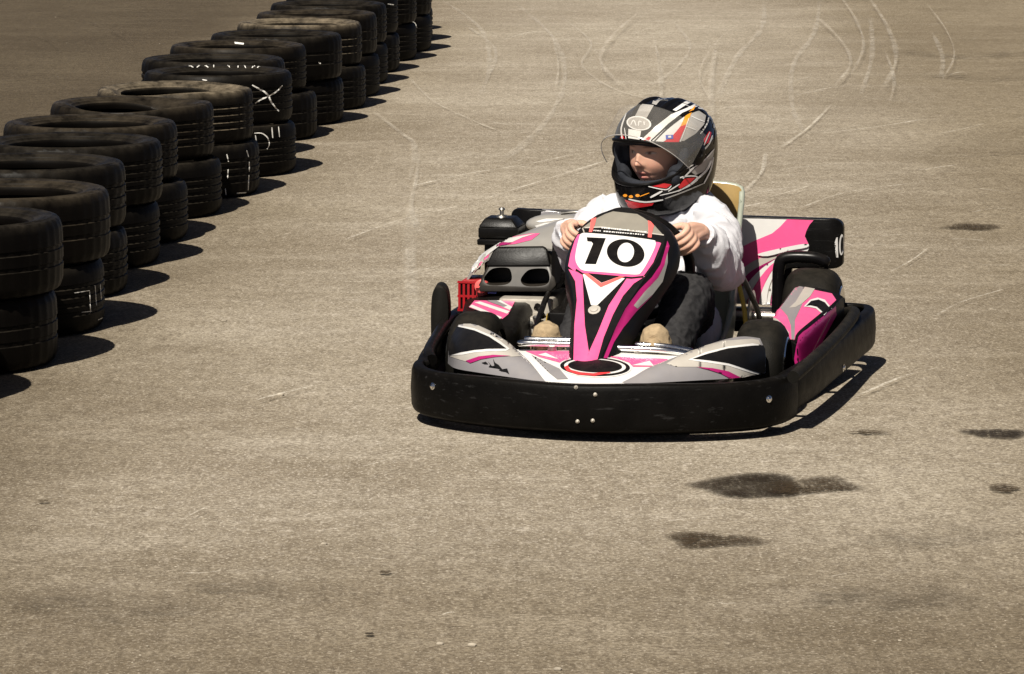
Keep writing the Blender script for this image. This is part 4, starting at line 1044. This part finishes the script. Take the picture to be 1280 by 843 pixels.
for J in (JL, JR):
    s = 1 if J is JL else -1
    bp.append(tube_vf(J, [.070, .056, .045, .042, .033], 14, 4)); bp.append(tube_vf([J[-1], (J[-1][0], .40, .09), (J[-1][0], .32, .17)], [.03, .03, .022], 10, 3))
body = remesh('body', bp, .0027, MA['skin'], person, 3, .5)
at = body.data.color_attributes.new('tone', 'FLOAT_COLOR', 'POINT')
HRi = HR.transposed()
for v in body.data.vertices:
    q = HRi @ (v.co + PO - HC); x, z = q.x, q.z - .015; c = Vector((.60, .365, .265))
    if q.y < -.05 and q.length < .19:
        rosy = g2(x, z, .036, -.034, .022, .02) + g2(x, z, -.036, -.034, .022, .02) + .8 * g2(x, z, 0, -.028, .012, .012)
        c = c.lerp(Vector((.62, .29, .215)), min(1, rosy * .5))
        lip = max(g2(x, z, 0, -.0535, .020, .0042), g2(x, z, 0, -.066, .018, .0058))
        c = c.lerp(Vector((.46, .155, .14)), min(1, lip * 1.1))
        c = c.lerp(Vector((.16, .05, .045)), min(1, g2(x, z, 0, -.0598, .019, .0016) * 1.2))
        for s in (1, -1):
            bz = .0215 - (abs(x) - .028) ** 2 * 3.2
            brow = math.exp(-((x - s * .030) / .017) ** 4) * math.exp(-((z - bz) / .0032) ** 2)
            c = c.lerp(Vector((.10, .055, .035)), min(1, brow * .95))
            ez = .0062 - (x - s * .030) ** 2 * 18
            lash = math.exp(-((x - s * .030) / .0135) ** 6) * math.exp(-((z - ez) / .0019) ** 2)
            c = c.lerp(Vector((.03, .018, .012)), min(1, lash * 1.1))
            eye = math.exp(-((x - s * .030) / .0125) ** 4 - ((z - .0028) / .0030) ** 4)
            c = c.lerp(Vector((.50, .44, .40)), eye * .9)
            iris = math.exp(-((x - s * .030 + .003) / .0045) ** 4 - ((z - .0032) / .0040) ** 4)
            c = c.lerp(Vector((.030, .018, .012)), min(1, iris))
            c = c.lerp(Vector((.15, .06, .05)), min(1, .8 * g2(x, z, s * .006, -.036, .0035, .0022)))
    at.data[v.index].color = (*c, 1)
def fold(o, amp, fr, seed, aniso=None, keep=None):
    me = o.data; nrm = [v.normal.copy() for v in me.vertices]
    for v, nn in zip(me.vertices, nrm):
        p = v.co + PO; q = Vector(p)
        if aniso: q = aniso(p)
        a = noise.noise(q * fr + Vector((seed, 0, 0))); b = noise.noise(q * fr * 2.1 + Vector((0, seed, 3)))
        d = max(-.8, 1 - abs(a) * 3.4) * .75 + b * .30
        kk = keep(p) if keep else 1
        v.co += nn * amp * d * kk
# sweatshirt
hd = []
rings = []
for z, cx, cy, rx, ry in ((.085, 0, 1.03, .158, .125), (.12, 0, 1.04, .166, .130), (.17, 0, 1.05, .166, .130), (.25, 0, 1.08, .152, .118), (.33, .006, 1.075, .150, .112), (.40, .014, 1.06, .152, .105), (.445, .018, 1.055, .144, .098), (.478, .02, 1.06, .115, .088), (.505, .024, 1.07, .085, .076), (.53, .026, 1.08, .074, .066)):
    rings.append([Vector((cx + rx * math.cos(a) * (abs(math.cos(a)) ** -.15 if abs(math.cos(a)) > .05 else 1), cy + ry * math.sin(a), z)) for a in [2 * math.pi * (k + .5) / 40 for k in range(40)]])
hd.append(loft(rings))
hd.append(ellipsoid_vf((.01, .955, .205), (.150, .125, .065), 24, 14)); hd.append(ellipsoid_vf((.168, .985, .140), (.030, .11, .075), 20, 12)); hd.append(ellipsoid_vf((-.172, .985, .150), (.034, .11, .075), 20, 12))
hd.append(ellipsoid_vf((.01, 1.02, .30), (.145, .085, .07), 24, 14))
for sh, el, wr, sg in ((shL, elL, wL, 1), (shR, elR, wR, -1)):
    d = (wr - el).normalized(); cuff = wr - d * .012
    hd.append(tube_vf([sh + Vector((-sg * .03, .01, .005)), sh.lerp(el, .35) + Vector((sg * .012, 0, .004)), sh.lerp(el, .75) + Vector((sg * .008, 0, 0)), el + Vector((0, .012, -.006)), el.lerp(wr, .35) + Vector((0, 0, -.004)), el.lerp(wr, .72), cuff - d * .03],
                      [.066, .064, .060, .058, .053, .047, .039], 20, 6, round_end=True))
    hd.append(tube_vf([cuff - d * .045, cuff - d * .02, cuff], [.037, .0365, .034], 18, 3, round_end=False))
# hood lying on the shoulders
hood = [(.026 + .088 * math.cos(a), 1.105 + .080 * math.sin(a), .500 + .022 * math.sin(a)) for a in [2 * math.pi * k / 20 for k in range(20)]]
V, F = tube_vf(hood, [.024 + .020 * max(0, math.sin(2 * math.pi * k / 20)) for k in range(20)], 12, 3, closed=True); hd.append((V, F))
hood_back = ellipsoid_vf((.022, 1.215, .475), (.10, .05, .075), 24, 14); hd.append(hood_back)
hoodie = remesh('hoodie', hd, .0042, MA['hoodie'], person, 5, .5)
def sleeve_space(p):
    # folds run across the sleeves and down the body
    if p.x > .13 or p.x < -.13: return Vector((p.x * .6, p.y * 1.9 + p.z * .5, p.z * .6))
    return Vector((p.x * 1.2, p.y * .6, p.z * .7))
fold(hoodie, .0105, 11, 2.0, sleeve_space, lambda p: .35 if p.z > .53 else 1)
fold(hoodie, .0042, 30, 9.0, sleeve_space)
jt = [tube_vf(JL, [.092, .076, .064, .058, .050], 20, 6), tube_vf(JR, [.088, .070, .056, .050, .046], 20, 6), ellipsoid_vf((0, 1.04, .13), (.15, .10, .075), 24, 12)]
jeans = remesh('jeans', jt, .0042, MA['jeans'], person, 5, .5)
fold(jeans, .0045, 13, 5.0, lambda p: Vector((p.x, p.y * 1.5, p.z * .6))); fold(jeans, .0025, 42, 1.0)
for s, x in ((1, .139), (-1, -.146)):
    sh = remesh('shoe', [tube_vf([(x, .415, .085), (x, .37, .105), (x, .325, .15), (x, .296, .205), (x, .290, .228)], [.036, .040, .041, .044, .038], 18, 5), tube_vf([(x, .41, .09), (x, .405, .15)], [.036, .040], 16, 3)], .0035, MA['suede'], person, 4)
    fold(sh, .0022, 40, s * 3.0)
    tube('shoe_sole', [(x, .405, .058), (x, .35, .082), (x, .30, .135), (x, .262, .188), (x, .254, .212)], [.028, .030, .028, .030, .024], MA['sole'], sh, 14, 5, round_end=True)

# helmet
hz = 1.10
hst = [(-.142, .125, .070, .086), (-.132, .142, .086, .098), (-.115, .156, .108, .110), (-.09, .164, .130, .119), (-.05, .163, .150, .127), (0, .156, .162, .131), (.04, .149, .160, .130), (.08, .130, .143, .117), (.108, .102, .113, .093), (.126, .068, .078, .063), (.135, .032, .04, .03), (.1375, .004, .006, .004)]
dense = cat([Vector((a, b, c)) for a, b, c, _ in hst], 5); densw = cat([Vector((d, 0, 0)) for *_, d in hst], 5)
def shell(scale, z_lo=-1, z_hi=1, a0=None, a1=None, n=96, rot=0., dy=0.):
    rows = []
    for (z, fr, bk), w_ in zip([tuple(v) for v in dense], densw):
        if z < z_lo or z > z_hi: continue
        row = []
        for k in range(n + (1 if a0 is not None else 0)):
            a = (2 * math.pi * k / n) if a0 is None else lerp(a0, a1, k / n)
            sx, cy = math.sin(a), math.cos(a); L = fr if cy > 0 else bk
            ex = .92
            x = w_.x * math.copysign(abs(sx) ** ex, sx); y = -L * math.copysign(abs(cy) ** ex, cy)
            v = Vector((x * scale, y * scale + dy, z * hz * scale))
            if rot: v = Matrix.Rotation(rot, 3, 'X') @ v
            row.append(hp(*v))
        rows.append(row)
    return rows
rows = shell(1.0)
V, F = loft(rows, True, False); F.append(tuple((len(rows) - 1) * 96 + j for j in range(96)))
helmet = mk('helmet', V, F, MA['helmet'], person, 60)
helmet['label'] = 'black full-face racing helmet with silver, white, red and orange graphics and raised clear visor'
sdf = helmet.modifiers.new('s', 'SOLIDIFY'); sdf.thickness = .016; sdf.offset = -1
port = [p + Vector((0, .022, 0)) for p in cat([(-.112, .018, 0), (-.06, .028, 0), (0, .031, 0), (.06, .028, 0), (.112, .018, 0), (.121, -.01, 0), (.108, -.05, 0), (.07, -.076, 0), (0, -.084, 0), (-.07, -.076, 0), (-.108, -.05, 0), (-.121, -.01, 0)], 5, True)]
ct = mk('cut', *prism_vf([(p.x, p.y) for p in port], lambda x, z: hp(x, -.30, z), lambda x, z: hp(x, -.030, z)), None, person); ct.parent = person
bpy.context.view_layer.update()
b = helmet.modifiers.new('x', 'BOOLEAN'); b.operation = 'DIFFERENCE'; b.object = ct; b.solver = 'EXACT'
bake(helmet, 40)
if not helmet.data.materials: helmet.data.materials.append(MA['helmet'])
bpy.data.objects.remove(ct)
# padding round the face
def liner(sc_, y0):
    pts = []
    for k in range(48):
        p = port[int(k / 48 * len(port))]; pts.append(p)
    return pts
lin = [tube_vf([hp(p.x * .92, -.058 - .055 * math.cos(p.x / .121 * 1.45), (p.y + .005) * 1.04 - .012) for p in port[::2]], [.013] * len(port[::2]), 10, 2, closed=True)]
for s in (1, -1):
    lin.append(ellipsoid_vf(hp(s * .084, -.072, -.050), (.024, .045, .034), 16, 10)); lin.append(ellipsoid_vf(hp(s * .091, -.035, .005), (.020, .05, .045), 16, 10))
lin.append(ellipsoid_vf(hp(0, -.045, .058), (.085, .06, .022), 20, 10))
lining = remesh('lining', lin, .004, MA['lining'], helmet, 4)
# rubber edge of the eye port
def on_shell(x, z):
    tr = bvh(helmet); Mi = helmet.matrix_world.inverted(); Mw = person.matrix_world
    a = Mw @ (hp(x * 1.02, -.4, z) - PO); dd = (Mw.to_3x3() @ (HR @ Vector((0, 1, 0)))).normalized()
    h, n_, _, _ = tr.ray_cast(a, dd); return (Mi @ h) + PO if h is not None else None
edge = []
for p in port:
    for sc2 in (1.03, 1.05, 1.08):
        h = on_shell(p.x * sc2 if abs(p.x) < .09 else p.x * min(sc2, 1.04), (p.y + .004) * sc2 - .004)
        if h is not None and (HRi @ (h - HC)).y < .02: break
    if h is not None: edge.append(h)
tube('port_edge', edge, .0052, MA['black'], helmet, 8, 1, closed=True)
# visor, raised
vz = shell(1.115, -.060, .036, -1.40, 1.40, 60, R(-43), -.010)
vis = mk('visor', *grid_vf(vz), MA['visor'], helmet, 60); solidify(vis, .002)
tube('visor_edge_glint', vz[0], .0014, MA['h_silver'], helmet, 6, 1)  # pale tube added along the visor's rim as a painted highlight
vis['label'] = 'clear visor raised above the eye port'
for s in (1, -1):
    c = hp(s * .128, -.03, .012); ax = HR @ Vector((s, 0, 0)); q = ax.to_track_quat('Z', 'Y').to_matrix()
    V, F = lathe_vf([(.0005, -.006), (.034, -.006), (.033, .006), (.026, .011), (.012, .012), (.010, .009), (.0005, .009)], 28, closed_prof=False)
    mk('visor_pivot', [c + q @ v for v in V], F, MA['gloss_black'], helmet, 40)
    # raised ducts over the brow
    pth = [hp(s * x, y, z) for x, y, z in ((.035, -.106, .104), (.038, -.075, .124), (.040, -.03, .141), (.038, .02, .143), (.034, .07, .130))]
    V, F = tube_vf(pth, [.006, .010, .011, .010, .005], 14, 5); mk('helmet_vent', V, F, MA['helmet'], helmet, 60)
tube('chin_strap', [hp(.05, -.06, -.115), hp(.035, -.085, -.150), hp(.0, -.075, -.165), hp(-.04, -.06, -.13)], .009, MA['lining'], helmet, 8, 5)
part('strap_button', ellipsoid_vf(hp(.046, -.085, -.152), (.008, .008, .006), 12, 8), 'red', helmet)
cF = crop(740, 100, 843 / 170)
HD = lambda nm, pts, mt, off=.0012, sm=0: decal(nm, helmet, cF(pts), MA[mt], off, None, 2.5, sm)
HS = lambda pts, wd, mt, off=.0026: decal('helmet_line', helmet, stroke(cF(pts), wd), MA[mt], off, None, 2.0)
HD('helmet_patch', [(395, 92), (480, 80), (570, 95), (470, 108), (420, 132), (398, 158), (372, 150)], 'h_silver')
HD('helmet_patch', [(505, 95), (570, 88), (640, 108), (560, 120), (500, 140), (430, 172)], 'helmet', .0018)
HD('helmet_flash', [(500, 188), (570, 140), (635, 112), (658, 122), (590, 152), (520, 196)], 'h_white')
HD('helmet_flash', [(306, 372), (400, 285), (490, 215), (600, 170), (660, 138), (655, 165), (560, 205), (470, 275), (360, 380)], 'h_white')
HD('helmet_field', [(450, 384), (530, 300), (600, 215), (660, 192), (705, 222), (694, 275), (640, 335), (570, 378), (530, 386)], 'h_silver')
HD('helmet_flame', [(440, 388), (500, 345), (545, 292), (572, 262), (594, 264), (562, 325), (536, 386)], 'h_red', .0020)
HD('helmet_flame', [(546, 290), (578, 222), (614, 186), (640, 160), (628, 190), (610, 215), (594, 264), (574, 282)], 'h_orange', .0022)
HD('helmet_field', [(372, 380), (450, 310), (520, 262), (575, 225), (548, 290), (500, 345), (440, 386)], 'h_white', .0016)
for pts, wd, mt in (([(385, 384), (470, 300), (590, 212), (670, 188), (712, 222), (700, 285), (645, 362)], 1.9, 'helmet'), ([(612, 228), (660, 250), (694, 262)], 1.0, 'h_white'), ([(580, 290), (640, 312)], 1.0, 'h_white'),
   ([(598, 240), (570, 320), (545, 384)], 1.0, 'h_white'), ([(655, 178), (715, 195), (748, 250), (752, 300)], 1.5, 'h_white'), ([(668, 336), (705, 280), (720, 235)], 1.7, 'h_white'),
   ([(680, 445), (722, 395), (742, 345)], 1.7, 'h_white'), ([(690, 405), (725, 325)], 1.2, 'h_white'), ([(725, 225), (762, 300), (760, 400)], 1.4, 'helmet'),
   ([(560, 612), (595, 575), (626, 546)], 1.8, 'h_white'), ([(500, 632), (560, 600), (648, 600), (600, 650), (530, 690)], 1.7, 'h_white'), ([(600, 560), (690, 500), (752, 430)], 1.6, 'h_white'),
   ([(362, 728), (435, 688)], 2.4, 'h_white'), ([(230, 738), (330, 756), (440, 742)], 1.9, 'h_white'), ([(450, 735), (560, 695), (690, 640)], 1.6, 'h_silver'), ([(690, 640), (730, 560), (748, 480)], 1.6, 'h_white'),
   ([(640, 470), (700, 420), (745, 360)], 1.2, 'h_silver'), ([(560, 560), (640, 515), (700, 460)], 1.4, 'h_white'), ([(640, 620), (705, 560), (735, 500)], 2.6, 'h_white'), ([(420, 715), (520, 690), (600, 655), (650, 620)], 1.3, 'h_white'), ([(470, 690), (540, 645)], 1.4, 'h_white'), ([(298, 722), (355, 700)], 1.0, 'h_orange'), ([(350, 660), (455, 680), (490, 655)], 1.3, 'h_white'), ([(445, 625), (500, 605)], 1.5, 'h_white'), ([(192, 368), (186, 300), (216, 210)], 1.8, 'h_white'), ([(215, 368), (205, 300)], 1.1, 'h_white')):
    HS(pts, wd, mt)
HD('helmet_patch', [(690, 368), (725, 318), (738, 328), (722, 388), (696, 402)], 'h_red'); HD('helmet_patch', [(738, 210), (752, 235), (760, 270), (745, 245)], 'h_red')
HD('helmet_patch', [(610, 570), (720, 482), (758, 420), (745, 500), (690, 568), (640, 590)], 'h_silver')
HD('helmet_patch', [(360, 640), (378, 630), (492, 648), (460, 672), (350, 656)], 'h_red', .0018); HD('helmet_patch', [(532, 662), (572, 612), (642, 604), (602, 642), (545, 676)], 'h_red', .0018)
HD('helmet_patch', [(205, 742), (240, 752), (385, 760), (372, 778), (260, 796), (228, 788)], 'h_red', .0016)
HD('helmet_patch', [(178, 362), (192, 335), (206, 366)], 'h_red', .0022); HD('helmet_patch', [(318, 382), (352, 352), (366, 358), (346, 386)], 'h_red', .0022)
HD('helmet_patch', [(228, 305), (306, 318), (296, 372), (226, 362)], 'h_white', .0016); HD('helmet_patch', [(268, 228), (306, 152), (384, 160), (340, 238)], 'h_silver', .0016)
HD('helmet_badge', ell(293, 272, 76, 43, 8, 30), 'h_white', .0026); HD('helmet_badge', ell(293, 272, 66, 35, 8, 30), 'h_silver', .0032)
for pts in ([(245, 285), (262, 255), (278, 288)], [(292, 290), (296, 262), (312, 268)], [(325, 262), (328, 285)]): HS(pts, 1.3, 'h_white', .004)
HD('helmet_label', [(455, 344), (500, 342), (502, 366), (457, 369)], 'blue', .0034); HD('helmet_label', [(470, 349), (488, 348), (489, 360), (471, 361)], 'h_white', .0042)
for x, y in ((210, 716), (245, 723), (285, 716)): HD('helmet_dot', ell(x, y, 13, 9, 0, 12), 'h_orange', .003)
# print on the sweatshirt's hem
cQ = crop(820, 260, 621 / 140)
for pts in ([(118, 352), (140, 346), (150, 352), (128, 360)], [(205, 378), (222, 382), (235, 398), (218, 402)], [(232, 412), (248, 408), (258, 430), (242, 436)], [(258, 432), (285, 424), (300, 436), (275, 456), (262, 450)], [(240, 440), (262, 446), (250, 456)], [(280, 440), (310, 432), (296, 446)]):
    decal('hem_print', hoodie, cQ(pts), MA['charcoal'], .0016, None, 2.0)
